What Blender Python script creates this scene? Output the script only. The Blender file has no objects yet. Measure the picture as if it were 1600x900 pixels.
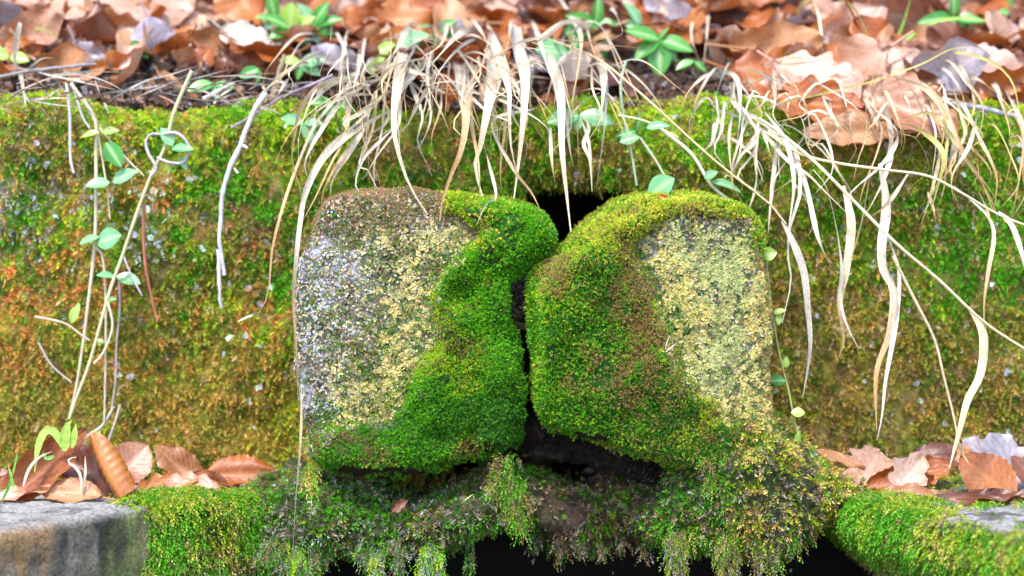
import bpy, math, random
import numpy as np
from mathutils import Vector

random.seed(7)
rng = np.random.default_rng(7)
scene = bpy.context.scene
C = scene.collection

# ------------------------------------------------------------------ camera
FPX = 3778.0
CAM = np.array([0.0, -1.9, 0.25])
HOR = 277.0
PITCH = math.atan((450 - HOR) / FPX)
cam_d = bpy.data.cameras.new('camera')
cam = bpy.data.objects.new('camera', cam_d)
C.objects.link(cam)
cam.location = CAM
cam.rotation_euler = (math.pi / 2 - PITCH, 0, 0)
cam_d.sensor_width = 36
cam_d.lens = FPX / 1600 * 36
cam_d.clip_start = 0.05
cam_d.clip_end = 200
cam_d.dof.use_dof = True
cam_d.dof.focus_distance = 1.9
cam_d.dof.aperture_fstop = 4.0
scene.camera = cam

# ------------------------------------------------------------------ light
SUN_EL, SUN_AZ = math.radians(58), math.radians(-158)   # azimuth clockwise from +Y: behind the camera's left shoulder
world = bpy.data.worlds.new("World")
scene.world = world
world.use_nodes = True
nt = world.node_tree
bg = nt.nodes['Background']
sky = nt.nodes.new('ShaderNodeTexSky')
sky.sky_type = 'NISHITA'
sky.sun_disc = False
sky.sun_elevation = SUN_EL
sky.sun_rotation = SUN_AZ
nt.links.new(sky.outputs[0], bg.inputs[0])
bg.inputs[1].default_value = 0.15
sun_d = bpy.data.lights.new('sun', 'SUN')
sun_d.energy = 1.5
sun_d.angle = math.radians(10)
sun_d.color = (1.0, 0.95, 0.86)
sun = bpy.data.objects.new('sun', sun_d)
C.objects.link(sun)
sd = Vector((math.sin(SUN_AZ) * math.cos(SUN_EL), math.cos(SUN_AZ) * math.cos(SUN_EL), math.sin(SUN_EL)))
sun.rotation_euler = sd.to_track_quat('Z', 'Y').to_euler()
sun.location = (-1, -2, 3)

scene.view_settings.view_transform = 'Standard'
scene.view_settings.look = 'None'
scene.view_settings.exposure = 1.85
scene.view_settings.gamma = 1
scene.view_settings.use_curve_mapping = False
scene.cycles.max_bounces = 6
scene.cycles.transparent_max_bounces = 4

# ------------------------------------------------------------------ projection between measured positions and the place
cp, sp_ = math.cos(PITCH), math.sin(PITCH)
FWD = np.array([0, cp, -sp_]); UP = np.array([0, sp_, cp]); RT = np.array([1.0, 0, 0])

def P(px, py, y):
    """the place point at depth y (metres) seen at photo position px, py"""
    px, py, y = np.broadcast_arrays(np.asarray(px, float), np.asarray(py, float), np.asarray(y, float))
    d = FWD + ((px - 800) / FPX)[..., None] * RT + ((450 - py) / FPX)[..., None] * UP
    t = (y - CAM[1]) / d[..., 1]
    return CAM + d * t[..., None]

def proj(V):
    R = V - CAM
    z = R @ FWD
    return 800 + FPX * (R @ RT) / z, 450 - FPX * (R @ UP) / z

# ------------------------------------------------------------------ numpy noise
def _hash(ix, iy, iz, seed):
    h = (ix * 374761393 + iy * 668265263 + iz * 2147483647 + seed * 1274126177) & 0xffffffff
    h = ((h ^ (h >> 13)) * 1274126177) & 0xffffffff
    h = ((h ^ (h >> 16)) * 2246822519) & 0xffffffff
    h = h ^ (h >> 15)
    return (h & 0xffffff) / float(0xffffff) * 2 - 1

def noise(V, scale, seed=0):
    Q = np.asarray(V) * scale + 1000.0
    I = np.floor(Q).astype(np.int64); F = Q - I
    F = F * F * (3 - 2 * F)
    r = 0
    for dx in (0, 1):
        wx = F[..., 0] if dx else 1 - F[..., 0]
        for dy in (0, 1):
            wy = F[..., 1] if dy else 1 - F[..., 1]
            for dz in (0, 1):
                wz = F[..., 2] if dz else 1 - F[..., 2]
                r = r + wx * wy * wz * _hash(I[..., 0] + dx, I[..., 1] + dy, I[..., 2] + dz, seed)
    return r

def fbm(V, scale, oct=4, seed=0, gain=.5):
    a, r, t = 1.0, 0, 0
    for k in range(oct):
        r = r + a * noise(V, scale * 2 ** k, seed + 17 * k); t += a; a *= gain
    return r / t

def sstep(a, b, x):
    t = np.clip((x - a) / (b - a), 0, 1)
    return t * t * (3 - 2 * t)

def sdist(px, py, poly):
    """signed distance in photo pixels to a closed outline, negative inside"""
    poly = np.array(poly, float)
    d = np.full(px.shape, 1e9); ins = np.zeros(px.shape, bool)
    n = len(poly)
    for i in range(n):
        a, b = poly[i], poly[(i + 1) % n]
        ex, ey = b - a
        wx, wy = px - a[0], py - a[1]
        t = np.clip((wx * ex + wy * ey) / (ex * ex + ey * ey + 1e-9), 0, 1)
        d = np.minimum(d, (wx - ex * t) ** 2 + (wy - ey * t) ** 2)
        c = (a[1] > py) != (b[1] > py)
        xi = a[0] + (py - a[1]) / (ey if abs(ey) > 1e-9 else 1e-9) * ex
        ins ^= c & (px < xi)
    d = np.sqrt(d)
    return np.where(ins, -d, d)

def resample(pts, n, closed=False, smooth=True):
    """Catmull-Rom through pts, n samples at even arc length"""
    p = np.array(pts, float)
    if closed:
        q = np.vstack([p[-1], p, p[0], p[1]])
    else:
        q = np.vstack([2 * p[0] - p[1], p, 2 * p[-1] - p[-2]])
    out = []
    for i in range(1, len(q) - 2):
        a, b, c, d = q[i - 1], q[i], q[i + 1], q[i + 2]
        t = np.linspace(0, 1, 12, endpoint=False)[:, None]
        if smooth:
            out.append(.5 * ((2 * b) + (-a + c) * t + (2 * a - 5 * b + 4 * c - d) * t ** 2 + (-a + 3 * b - 3 * c + d) * t ** 3))
        else:
            out.append(b + (c - b) * t)
    out.append(q[-2][None])
    o = np.vstack(out)
    L = np.r_[0, np.cumsum(np.linalg.norm(np.diff(o, axis=0), axis=1))]
    s = np.linspace(0, L[-1], n, endpoint=not closed)
    return np.stack([np.interp(s, L, o[:, k]) for k in range(o.shape[1])], 1)

# ------------------------------------------------------------------ linking
def tag(o, label=None, cat=None, group=None, kind=None):
    if label: o['label'] = label
    if cat: o['category'] = cat
    if group: o['group'] = group
    if kind: o['kind'] = kind
    return o

def empty(name, loc=(0, 0, 0)):
    o = bpy.data.objects.new(name, None)
    C.objects.link(o); o.location = [float(v) for v in loc]
    o.empty_display_size = 0.02
    return o

def link(name, me, parent=None):
    o = bpy.data.objects.new(name, me)
    C.objects.link(o)
    if parent is not None:
        o.parent = parent
        o.location = [-v for v in parent.location] if parent.type == 'EMPTY' else (0, 0, 0)
    return o

def mesh_np(name, V, F, mat, parent=None, col=None, smooth=True, extra=None):
    V = np.ascontiguousarray(V, np.float32); F = np.ascontiguousarray(F, np.int32)
    me = bpy.data.meshes.new(name)
    k = F.shape[1]
    me.vertices.add(len(V)); me.vertices.foreach_set('co', V.ravel())
    me.loops.add(F.size); me.loops.foreach_set('vertex_index', F.ravel())
    me.polygons.add(len(F))
    me.polygons.foreach_set('loop_start', np.arange(0, F.size, k, dtype=np.int32))
    me.polygons.foreach_set('use_smooth', np.full(len(F), smooth))
    me.update(calc_edges=True)
    if col is not None:
        a = me.color_attributes.new('Col', 'FLOAT_COLOR', 'POINT')
        c = np.ones((len(V), 4), np.float32); c[:, :3] = col
        a.data.foreach_set('color', c.ravel())
    me.materials.append(mat)
    return link(name, me, parent)

def grid_faces(nu, nv, wrap_u=False):
    """vertices stored [v][u]"""
    u = np.arange(nu if wrap_u else nu - 1); v = np.arange(nv - 1)
    U, Vv = np.meshgrid(u, v)
    U2 = (U + 1) % nu
    return np.stack([Vv * nu + U, Vv * nu + U2, (Vv + 1) * nu + U2, (Vv + 1) * nu + U], -1).reshape(-1, 4)

def vnormals(V, F):
    n = np.cross(V[F[:, 2]] - V[F[:, 0]], V[F[:, 3]] - V[F[:, 1]])
    N = np.zeros_like(V)
    for k in range(4):
        for j in range(3):
            N[:, j] += np.bincount(F[:, k], n[:, j], len(V))
    return N / (np.linalg.norm(N, axis=1, keepdims=True) + 1e-12)

def sample(V, F, n, weight=None):
    """n points spread by area over the quads, with smooth normals"""
    T = np.vstack([F[:, [0, 1, 2]], F[:, [0, 2, 3]]])
    A = np.linalg.norm(np.cross(V[T[:, 1]] - V[T[:, 0]], V[T[:, 2]] - V[T[:, 0]]), axis=1)
    if weight is not None:
        A = A * weight[T].mean(1)
    i = rng.choice(len(T), n, p=A / A.sum())
    a = rng.random(n); b = rng.random(n)
    f = a + b > 1; a[f] = 1 - a[f]; b[f] = 1 - b[f]
    W = np.stack([1 - a - b, a, b], 1)[..., None]
    N = vnormals(V, F)
    p = (V[T[i]] * W).sum(1); m = (N[T[i]] * W).sum(1)
    return p, m / (np.linalg.norm(m, axis=1, keepdims=True) + 1e-12)

def unit(v):
    return v / (np.linalg.norm(v, axis=-1, keepdims=True) + 1e-12)

def rand_dir(n):
    return unit(rng.normal(size=(n, 3)))

# ------------------------------------------------------------------ moss shoots: real leaflets round a stem
def shoots(Pt, N, col, L=.003, nleaf=6, ll=.0018, lw=.0006, droop=0.0, jitter=.35, spread=55, flat=False, tip=1.25, grow=None):
    n = len(Pt)
    L = L * rng.uniform(.65, 1.35, n)[:, None]
    A = unit(N + jitter * rand_dir(n))
    G = np.array([0, 0, -1.0])
    ref = rand_dir(n)
    if flat:
        S = unit(np.cross(A, N + .6 * rand_dir(n)))
    else:
        S = unit(np.cross(A, ref))
    T = np.cross(A, S)
    ph = rng.uniform(0, 6.28, n)
    Vs, Cs = [], []
    for k in range(nleaf):
        t = (k + .6) / nleaf
        D = unit(A + G * droop * 2 * t)
        base = Pt + A * L * t + G * droop * L * t * t
        if flat:
            side = S * (1 if k % 2 else -1) + .25 * rand_dir(n)
        else:
            an = ph + k * 2.4
            side = S * np.cos(an)[:, None] + T * np.sin(an)[:, None]
        sp = math.radians(spread * (1.15 - .55 * t))
        d = unit(D * math.cos(sp) + side * math.sin(sp) + .15 * rand_dir(n))
        if k == nleaf - 1: d = D
        w = unit(np.cross(d, rand_dir(n)))
        l = ll * rng.uniform(.7, 1.3, n)[:, None] * (1 - .25 * t)
        ww = lw * .5
        Vs.append(np.stack([base, base + d * l * .45 + w * ww, base + d * l, base + d * l * .45 - w * ww], 1))
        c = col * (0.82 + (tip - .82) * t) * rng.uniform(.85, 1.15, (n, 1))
        Cs.append(np.repeat(c[:, None], 4, 1))
    V = np.concatenate(Vs).reshape(-1, 3); Cc = np.concatenate(Cs).reshape(-1, 3)
    F = np.arange(len(V)).reshape(-1, 4)
    return V, F, Cc

def join(lists):
    V, F, K, o = [], [], [], 0
    for v, f, c in lists:
        V.append(v); F.append(f + o); K.append(c); o += len(v)
    return np.vstack(V), np.vstack(F), np.vstack(K)

def flakes(Pt, N, col, r=.0022, lift=.0008):
    """small lobed lichen plates lying on the stone"""
    n = len(Pt); m = 7
    S = unit(np.cross(N, rand_dir(n))); T = np.cross(N, S)
    N2 = unit(N + .28 * rand_dir(n))
    R = r * rng.uniform(.5, 1.6, n)
    c0 = Pt + N * (lift + .0003)
    V = [c0]
    for k in range(m):
        an = k / m * 2 * math.pi + rng.uniform(-.3, .3, n)
        rr = R * rng.uniform(.45, 1.25, n)
        d = S * np.cos(an)[:, None] + T * np.sin(an)[:, None]
        d = d - N * (d * N2).sum(1)[:, None]
        V.append(Pt + d * rr[:, None] + N * (lift * rng.uniform(.2, 2.0, n))[:, None])
    V = np.stack(V, 1)
    F = []
    base = np.arange(n)[:, None] * (m + 1)
    for k in range(0, m):
        F.append(np.hstack([base, base + 1 + k, base + 1 + (k + 1) % m]))
    F = np.vstack(F)
    cc = np.repeat((col * rng.uniform(.8, 1.15, (n, 1)))[:, None], m + 1, 1)
    cc[:, 0] *= .9
    return V.reshape(-1, 3), F, cc.reshape(-1, 3)

# ------------------------------------------------------------------ materials
def mat_new(name):
    m = bpy.data.materials.new(name); m.use_nodes = True
    t = m.node_tree; t.nodes.clear()
    out = t.nodes.new('ShaderNodeOutputMaterial')
    return m, t, out

def N_(t, typ, **kw):
    n = t.nodes.new(typ)
    for k, v in kw.items():
        if k.startswith('i_'):
            n.inputs[int(k[2:]) if k[2:].isdigit() else k[2:].replace('_', ' ')].default_value = v
        else:
            setattr(n, k, v)
    return n

def ramp(t, stops, fac):
    r = t.nodes.new('ShaderNodeValToRGB')
    e = r.color_ramp.elements
    while len(e) < len(stops): e.new(.5)
    for k, (p, c) in enumerate(stops):
        e[k].position = p; e[k].color = (*c, 1)
    t.links.new(fac, r.inputs[0])
    return r.outputs[0]

def mix(t, a, b, fac, mode='MIX'):
    m = N_(t, 'ShaderNodeMix', data_type='RGBA', blend_type=mode)
    for s, v in ((m.inputs[6], a), (m.inputs[7], b), (m.inputs[0], fac)):
        if hasattr(v, 'is_linked'): t.links.new(v, s)
        else: s.default_value = v if not isinstance(v, tuple) or len(v) == 4 else (*v, 1)
    return m.outputs[2]

def tex(t, scale, detail=4, rough=.6, obj=False):
    g = t.nodes.new('ShaderNodeNewGeometry')
    n = N_(t, 'ShaderNodeTexNoise'); n.inputs['Scale'].default_value = scale
    n.inputs['Detail'].default_value = detail; n.inputs['Roughness'].default_value = rough
    if obj:
        c = t.nodes.new('ShaderNodeTexCoord'); t.links.new(c.outputs['Object'], n.inputs['Vector'])
    else:
        t.links.new(g.outputs['Position'], n.inputs['Vector'])
    return n

def mat_attr(name, rough=.6, spec=.3, trans=0.0, noise_amt=.0, scale=400, bump=0.0, bscale=600, sheen=0):
    m, t, out = mat_new(name)
    a = N_(t, 'ShaderNodeAttribute', attribute_name='Col')
    col = a.outputs['Color']
    if noise_amt:
        n = tex(t, scale, 6, .7)
        f = ramp(t, [(.3, (1 - noise_amt,) * 3), (.7, (1 + noise_amt,) * 3)], n.outputs['Fac'])
        col = mix(t, col, f, 1.0, 'MULTIPLY')
    p = N_(t, 'ShaderNodeBsdfPrincipled')
    t.links.new(col, p.inputs['Base Color'])
    p.inputs['Roughness'].default_value = rough
    p.inputs['Specular IOR Level'].default_value = spec
    if bump:
        n2 = tex(t, bscale, 8, .75)
        b = N_(t, 'ShaderNodeBump'); b.inputs['Strength'].default_value = bump; b.inputs['Distance'].default_value = .004
        t.links.new(n2.outputs['Fac'], b.inputs['Height']); t.links.new(b.outputs[0], p.inputs['Normal'])
    if trans:
        tr = N_(t, 'ShaderNodeBsdfTranslucent'); t.links.new(col, tr.inputs[0])
        mx = N_(t, 'ShaderNodeMixShader'); mx.inputs[0].default_value = trans
        t.links.new(p.outputs[0], mx.inputs[1]); t.links.new(tr.outputs[0], mx.inputs[2])
        t.links.new(mx.outputs[0], out.inputs[0])
    else:
        t.links.new(p.outputs[0], out.inputs[0])
    return m

M = {}
M['moss'] = mat_attr('moss_leaflets', .5, .4, .4)
M['lichen'] = mat_attr('crust_lichen', .85, .1, 0)
M['stone'] = mat_attr('weathered_stone', .85, .25, 0, .7, 320, 1.0, 420)
M['wallstone'] = mat_attr('mossy_wall_stone', .9, .2, 0, .55, 180, 1.0, 260)
M['soil'] = mat_attr('wet_soil', .6, .4, 0, .6, 300, 1.0, 350)
M['drygrass'] = mat_attr('bleached_grass', .5, .4, .25, .3, 420, 0)
M['twig'] = mat_attr('bleached_twig', .7, .3, 0, .3, 500, .5, 500)
M['vine'] = mat_attr('vine_stem', .5, .4, 0, .2, 300, 0)

def mat_green(name, c1, c2, rough=.33):
    m, t, out = mat_new(name)
    a = N_(t, 'ShaderNodeAttribute', attribute_name='Col')       # red channel: vein strength
    oi = N_(t, 'ShaderNodeObjectInfo')
    n = tex(t, 60, 4)
    base = mix(t, c1, c2, oi.outputs['Random'])
    base = mix(t, base, ramp(t, [(.3, (.75,) * 3), (.75, (1.25,) * 3)], n.outputs['Fac']), 1.0, 'MULTIPLY')
    sep = N_(t, 'ShaderNodeSeparateColor'); t.links.new(a.outputs['Color'], sep.inputs[0])
    col = mix(t, base, (.45, .6, .3, 1), sep.outputs[0])
    p = N_(t, 'ShaderNodeBsdfPrincipled'); t.links.new(col, p.inputs['Base Color'])
    p.inputs['Roughness'].default_value = rough; p.inputs['Specular IOR Level'].default_value = .6
    tr = N_(t, 'ShaderNodeBsdfTranslucent'); t.links.new(col, tr.inputs[0])
    mx = N_(t, 'ShaderNodeMixShader'); mx.inputs[0].default_value = .25
    t.links.new(p.outputs[0], mx.inputs[1]); t.links.new(tr.outputs[0], mx.inputs[2]); t.links.new(mx.outputs[0], out.inputs[0])
    return m
M['green'] = mat_green('green_leaf', (.05, .28, .03, 1), (.09, .34, .04, 1))
M['teal'] = mat_green('bluish_leaf', (.15, .40, .17, 1), (.26, .54, .27, 1), .28)
M['lime'] = mat_green('lime_leaf', (.3, .5, .06, 1), (.4, .6, .1, 1))

def mat_dead(name, dark, mid, light, rough=.38):
    m, t, out = mat_new(name)
    a = N_(t, 'ShaderNodeAttribute', attribute_name='Col')
    oi = N_(t, 'ShaderNodeObjectInfo')
    n = tex(t, 28, 5, .6); n2 = tex(t, 420, 4, .7)
    ad = N_(t, 'ShaderNodeMath', operation='ADD'); ml = N_(t, 'ShaderNodeMath', operation='MULTIPLY'); ml.inputs[1].default_value = .35
    t.links.new(oi.outputs['Random'], ml.inputs[0]); t.links.new(n.outputs['Fac'], ad.inputs[0]); t.links.new(ml.outputs[0], ad.inputs[1])
    base = ramp(t, [(.38, dark), (.65, mid), (.95, light)], ad.outputs[0])
    base = mix(t, base, ramp(t, [(.3, (.7,) * 3), (.7, (1.25,) * 3)], n2.outputs['Fac']), 1.0, 'MULTIPLY')
    sep = N_(t, 'ShaderNodeSeparateColor'); t.links.new(a.outputs['Color'], sep.inputs[0])
    f = N_(t, 'ShaderNodeMath', operation='MULTIPLY'); f.inputs[1].default_value = .55; t.links.new(sep.outputs[0], f.inputs[0])
    col = mix(t, base, (light[0] * 1.1, light[1] * 1.05, light[2], 1), f.outputs[0])
    p = N_(t, 'ShaderNodeBsdfPrincipled'); t.links.new(col, p.inputs['Base Color'])
    p.inputs['Roughness'].default_value = rough; p.inputs['Specular IOR Level'].default_value = .5
    b = N_(t, 'ShaderNodeBump'); b.inputs['Strength'].default_value = .35; b.inputs['Distance'].default_value = .001
    t.links.new(n2.outputs['Fac'], b.inputs['Height']); t.links.new(b.outputs[0], p.inputs['Normal'])
    tr = N_(t, 'ShaderNodeBsdfTranslucent'); t.links.new(mix(t, col, (1, .62, .4, 1), 1.0, 'MULTIPLY'), tr.inputs[0])
    mx = N_(t, 'ShaderNodeMixShader'); mx.inputs[0].default_value = .22
    t.links.new(p.outputs[0], mx.inputs[1]); t.links.new(tr.outputs[0], mx.inputs[2]); t.links.new(mx.outputs[0], out.inputs[0])
    return m
M['rust'] = mat_dead('rust_leaf', (.13, .026, .006), (.34, .085, .015), (.50, .19, .05))
M['tan'] = mat_dead('tan_leaf', (.25, .085, .03), (.42, .18, .07), (.58, .34, .19))
M['umber'] = mat_dead('umber_leaf', (.10, .03, .012), (.26, .07, .025), (.45, .18, .08))
M['pink'] = mat_dead('pinkish_leaf', (.32, .11, .045), (.46, .23, .14), (.66, .45, .36), .3)
M['dark'] = mat_dead('dark_leaf', (.07, .02, .01), (.16, .05, .025), (.3, .13, .08), .3)
M['lilac'] = mat_dead('lilac_leaf', (.22, .16, .17), (.36, .31, .35), (.55, .5, .56), .3)
M['white'] = mat_dead('bleached_leaf', (.5, .38, .3), (.66, .54, .45), (.78, .7, .62), .4)

def mat_plain(name, col, rough=.5, spec=.5, noise_amt=0, scale=50, metal=0):
    m, t, out = mat_new(name)
    p = N_(t, 'ShaderNodeBsdfPrincipled')
    if noise_amt:
        n = tex(t, scale, 5)
        t.links.new(ramp(t, [(.3, tuple(c * (1 - noise_amt) for c in col)), (.7, tuple(c * (1 + noise_amt) for c in col))], n.outputs['Fac']), p.inputs['Base Color'])
    else:
        p.inputs['Base Color'].default_value = (*col, 1)
    p.inputs['Roughness'].default_value = rough; p.inputs['Specular IOR Level'].default_value = spec
    t.links.new(p.outputs[0], out.inputs[0])
    return m
M['ground'] = mat_plain('forest_floor', (.10, .06, .035), .9, .2, .6, 14)
M['bank'] = mat_plain('dark_bank_soil', (.035, .022, .015), .85, .2, .6, 60)
M['cavity'] = mat_plain('painted_shade_stone', (.006, .006, .006), .7, .2, .5, 60)  # near-black stone colour stands in for the shade inside the hollow
M['water'] = mat_plain('dark_water', (.004, .006, .005), .04, .5)
def mat_drop():
    m, t, out = mat_new('water_drop')
    g = N_(t, 'ShaderNodeBsdfGlass'); g.inputs['IOR'].default_value = 1.33; g.inputs['Roughness'].default_value = .0
    t.links.new(g.outputs[0], out.inputs[0]); return m
M['drop'] = mat_drop()

def mat_bank():
    m, t, out = mat_new('leafy_bank')
    v = N_(t, 'ShaderNodeTexVoronoi'); v.inputs['Scale'].default_value = 26; v.inputs['Randomness'].default_value = 1
    g = t.nodes.new('ShaderNodeNewGeometry'); w = tex(t, 20, 3)
    av = N_(t, 'ShaderNodeVectorMath', operation='MULTIPLY_ADD'); av.inputs[1].default_value = (.03, .03, .03)
    t.links.new(w.outputs['Color'], av.inputs[0]); t.links.new(g.outputs['Position'], av.inputs[2]); t.links.new(av.outputs[0], v.inputs['Vector'])
    sp = N_(t, 'ShaderNodeSeparateColor'); t.links.new(v.outputs['Color'], sp.inputs[0])
    leaf = ramp(t, [(0, (.05, .025, .015)), (.3, (.2, .06, .025)), (.6, (.34, .15, .07)), (1, (.45, .28, .2))], sp.outputs[0])
    n = tex(t, 160, 5)
    leaf = mix(t, leaf, ramp(t, [(.3, (.5,) * 3), (.7, (1.2,) * 3)], n.outputs['Fac']), 1.0, 'MULTIPLY')
    sy = N_(t, 'ShaderNodeSeparateXYZ'); t.links.new(g.outputs['Position'], sy.inputs[0])
    k = N_(t, 'ShaderNodeMapRange'); t.links.new(sy.outputs[1], k.inputs[0]); k.inputs[1].default_value = .30; k.inputs[2].default_value = .42
    col = mix(t, (.035, .022, .015, 1), leaf, k.outputs[0])
    p = N_(t, 'ShaderNodeBsdfPrincipled'); t.links.new(col, p.inputs['Base Color']); p.inputs['Roughness'].default_value = .7
    b = N_(t, 'ShaderNodeBump'); b.inputs['Strength'].default_value = 1; b.inputs['Distance'].default_value = .02
    t.links.new(sp.outputs[1], b.inputs['Height']); t.links.new(b.outputs[0], p.inputs['Normal'])
    t.links.new(p.outputs[0], out.inputs[0]); return m
M['bank'] = mat_bank()

# palette (surface colours, the last one painted shade)
def c_(*a): return np.array(a, float)
GREEN, DGREEN, YGREEN = c_(.13, .42, .012), c_(.05, .20, .012), c_(.42, .56, .02)
OLIVE, BROWN, OCHRE = c_(.32, .29, .04), c_(.27, .16, .08), c_(.58, .35, .07)
ORANGE, GOLD, CREAM = c_(.72, .27, .07), c_(.72, .55, .08), c_(.68, .53, .19)
GREY, LILAC, PALE = c_(.25, .24, .23), c_(.46, .44, .52), c_(.6, .68, .6)
SOILC, SHADE_BLACK = c_(.10, .06, .04), c_(.012, .009, .007)

def blend(base, other, w):
    return base * (1 - w[:, None]) + other * w[:, None]

def choose(weights, cols, pw=2.2):
    """pick one colour per point, by weights (list of arrays)"""
    W = (np.maximum(np.stack(weights, 1), 0) + 1e-3) ** pw
    W = np.cumsum(W / W.sum(1, keepdims=True), 1)
    u = rng.random(len(W))[:, None]
    k = (u > W).sum(1).clip(0, len(cols) - 1)
    return np.array(cols)[k]

# ================================================================== SETTING
def sheet(name, x0, x1, y0, y1, z, mat, n=2):
    X, Y = np.meshgrid(np.linspace(x0, x1, n), np.linspace(y0, y1, n))
    V = np.stack([X, Y, np.full_like(X, z)], -1).reshape(-1, 3)
    return tag(mesh_np(name, V, grid_faces(n, n), mat, smooth=False), kind='structure')
sheet('ground', -60, 60, -60, 60, -.46, M['ground'])
sheet('water', -.45, .5, -.6, .33, -.17, M['water'])

# black hollow the spring runs out of, open to the front
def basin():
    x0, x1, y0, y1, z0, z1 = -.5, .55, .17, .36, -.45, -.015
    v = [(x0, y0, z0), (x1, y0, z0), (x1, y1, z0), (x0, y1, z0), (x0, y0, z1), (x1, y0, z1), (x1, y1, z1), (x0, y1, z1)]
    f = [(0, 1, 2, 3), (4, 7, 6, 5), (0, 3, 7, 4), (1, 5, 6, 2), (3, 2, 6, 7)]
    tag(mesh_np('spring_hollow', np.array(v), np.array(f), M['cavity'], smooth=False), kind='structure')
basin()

# bank of soil above the wall
nx, ny = 260, 150
X, Y = np.meshgrid(np.linspace(-2.2, 2.2, nx), np.r_[np.linspace(.19, .7, 100), np.linspace(.72, 4, 50)])
V = np.stack([X, Y, np.zeros_like(X)], -1).reshape(-1, 3)
def bank_z(x, y):
    p = np.stack([x, y, 0 * x], -1)
    return .298 + np.clip(y - .19, 0, None) * .5 + .012 * fbm(p, 9, 4, 3) + .02 * noise(p, 3, 5)
V[:, 2] = bank_z(V[:, 0], V[:, 1])
tag(mesh_np('bank', V, grid_faces(nx, ny), M['bank']), kind='structure')

# ------------------------------------------------------------------ wall behind
HOLE = [(795, 300), (835, 282), (870, 278), (940, 284), (1000, 296), (1010, 340), (950, 390), (900, 440), (860, 440), (840, 380), (800, 350)]
def wall_surface():
    nx = 560
    xs = np.sign(np.linspace(-1, 1, nx)) * np.abs(np.linspace(-1, 1, nx)) ** 1.25 * 1.3
    prof = []
    for z in np.linspace(-.03, .283, 190): prof.append((.16, z, 0, 0))
    for a in np.linspace(0, math.pi / 2, 14): prof.append((.185 - .025 * math.cos(a), .283 + .025 * math.sin(a), 0, 1))
    for y in np.linspace(.19, .3, 24): prof.append((y, .308, 1, 1))
    prof = np.array(prof)
    Xg = np.tile(xs, (len(prof), 1)); Yg = np.repeat(prof[:, :1], nx, 1); Zg = np.repeat(prof[:, 1:2], nx, 1)
    V = np.stack([Xg, Yg, Zg], -1).reshape(-1, 3)
    F = grid_faces(nx, len(prof))
    N = vnormals(V, F)
    d = .012 * fbm(V, 7, 3, 11) + .013 * fbm(V, 26, 3, 12) + .005 * fbm(V, 80, 3, 13)
    d += .006 * sstep(.29, .31, V[:, 2]) * fbm(V, 22, 3, 15)
    V = V + N * d[:, None]
    px, py = proj(V)
    h = sdist(px + 7 * noise(V, 60, 3), py + 5 * noise(V, 60, 4), HOLE)
    V[:, 1] += .14 * sstep(6, -6, h) * (V[:, 1] < .2)
    return V, F, px, py, h
WV, WF, wpx, wpy, wh = wall_surface()

def wall_weights(V, px, py):
    f1 = .45 * fbm(V, 16, 3, 20) + .75 * fbm(V, 60, 4, 21, .7); f2 = fbm(V, 130, 3, 22, .7); f3 = .4 * fbm(V, 24, 3, 24) + .8 * fbm(V, 85, 3, 23, .7); f4 = .6 * fbm(V, 14, 3, 25) + .6 * fbm(V, 70, 3, 26)
    low = sstep(400, 620, py); top = sstep(240, 165, py); rt = sstep(1150, 1280, px)
    w = {}
    w['green'] = np.clip(.42 + 3.2 * f1 + .5 * top - .8 * low, 0, 2)
    w['green'] += 1.5 * np.exp(-((px - 1510) / 90) ** 2 - ((py - 390) / 100) ** 2) + .8 * np.exp(-((px - 1060) / 110) ** 2 - ((py - 220) / 70) ** 2)
    w['ygreen'] = np.clip(.45 + 3 * f3 + 1.0 * top - .35 * sstep(230, 330, py) - .2 * rt * low, 0, 2)
    w['olive'] = np.clip(.75 + .9 * low - 2.0 * f1, 0, 2)
    w['dgreen'] = np.clip(.35 - 2.5 * f2, 0, 1)
    big = fbm(V, 11, 2, 28)
    w['ochre'] = np.clip(.35 + 3 * f2 + .5 * low - .3 * top + 1.4 * big * (px < 520), 0, 2)
    w['orange'] = (np.clip(.12 + 4.5 * f4 + 1.5 * big + 1.8 * f2, 0, 1.6) * (px < 520) + .5 * np.clip(4 * f2 - .4, 0, 1)) * sstep(230, 330, py) * (.35 + .65 * sstep(640, 520, py))
    w['tan'] = np.clip(.15 + 3 * f2 - 1.5 * f1, 0, 1.3) * (.55 + .5 * rt)
    w['brown'] = np.clip(.2 - 2.6 * f3, 0, 2) + .55 * rt * low
    w['grey'] = .5 * np.clip(5 * f2 - .8, 0, 1) * (f1 < .05) + 1.5 * np.exp(-((px - 60) / 130) ** 2 - ((py - 330) / 70) ** 2) * (f2 > 0) + .6 * (f2 < -.3) * (f1 < 0)
    w['pale'] = 2.6 * (np.exp(-((px - 210) / 55) ** 2 - ((py - 290) / 60) ** 2) + .8 * np.exp(-((px - 230) / 45) ** 2 - ((py - 370) / 50) ** 2)) * (f2 > .12) + .02
    return w
WC = dict(green=GREEN, ygreen=YGREEN, olive=OLIVE, dgreen=DGREEN, ochre=OCHRE, orange=ORANGE, tan=c_(.6, .45, .28), brown=BROWN * 1.25, grey=c_(.42, .42, .42), pale=PALE)
w = wall_weights(WV, wpx, wpy)
tot = sum(w.values())
wc = sum(np.outer(w[k] / tot, WC[k]) for k in w) * .8
wc = blend(wc, SHADE_BLACK, sstep(8, -2, wh))  # hole in the wall blackened, its shade put into the colour
wc = blend(wc, SHADE_BLACK, ((wpx > 500) & (wpx < 1200) & (wpy > 420)) * 1.0)  # wall behind and below the blocks painted black in place of shade
wall = tag(empty('stone_wall', (0, .16, 0)), 'long low stone wall overgrown with green and ochre moss behind the two upright blocks', 'wall')
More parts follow.
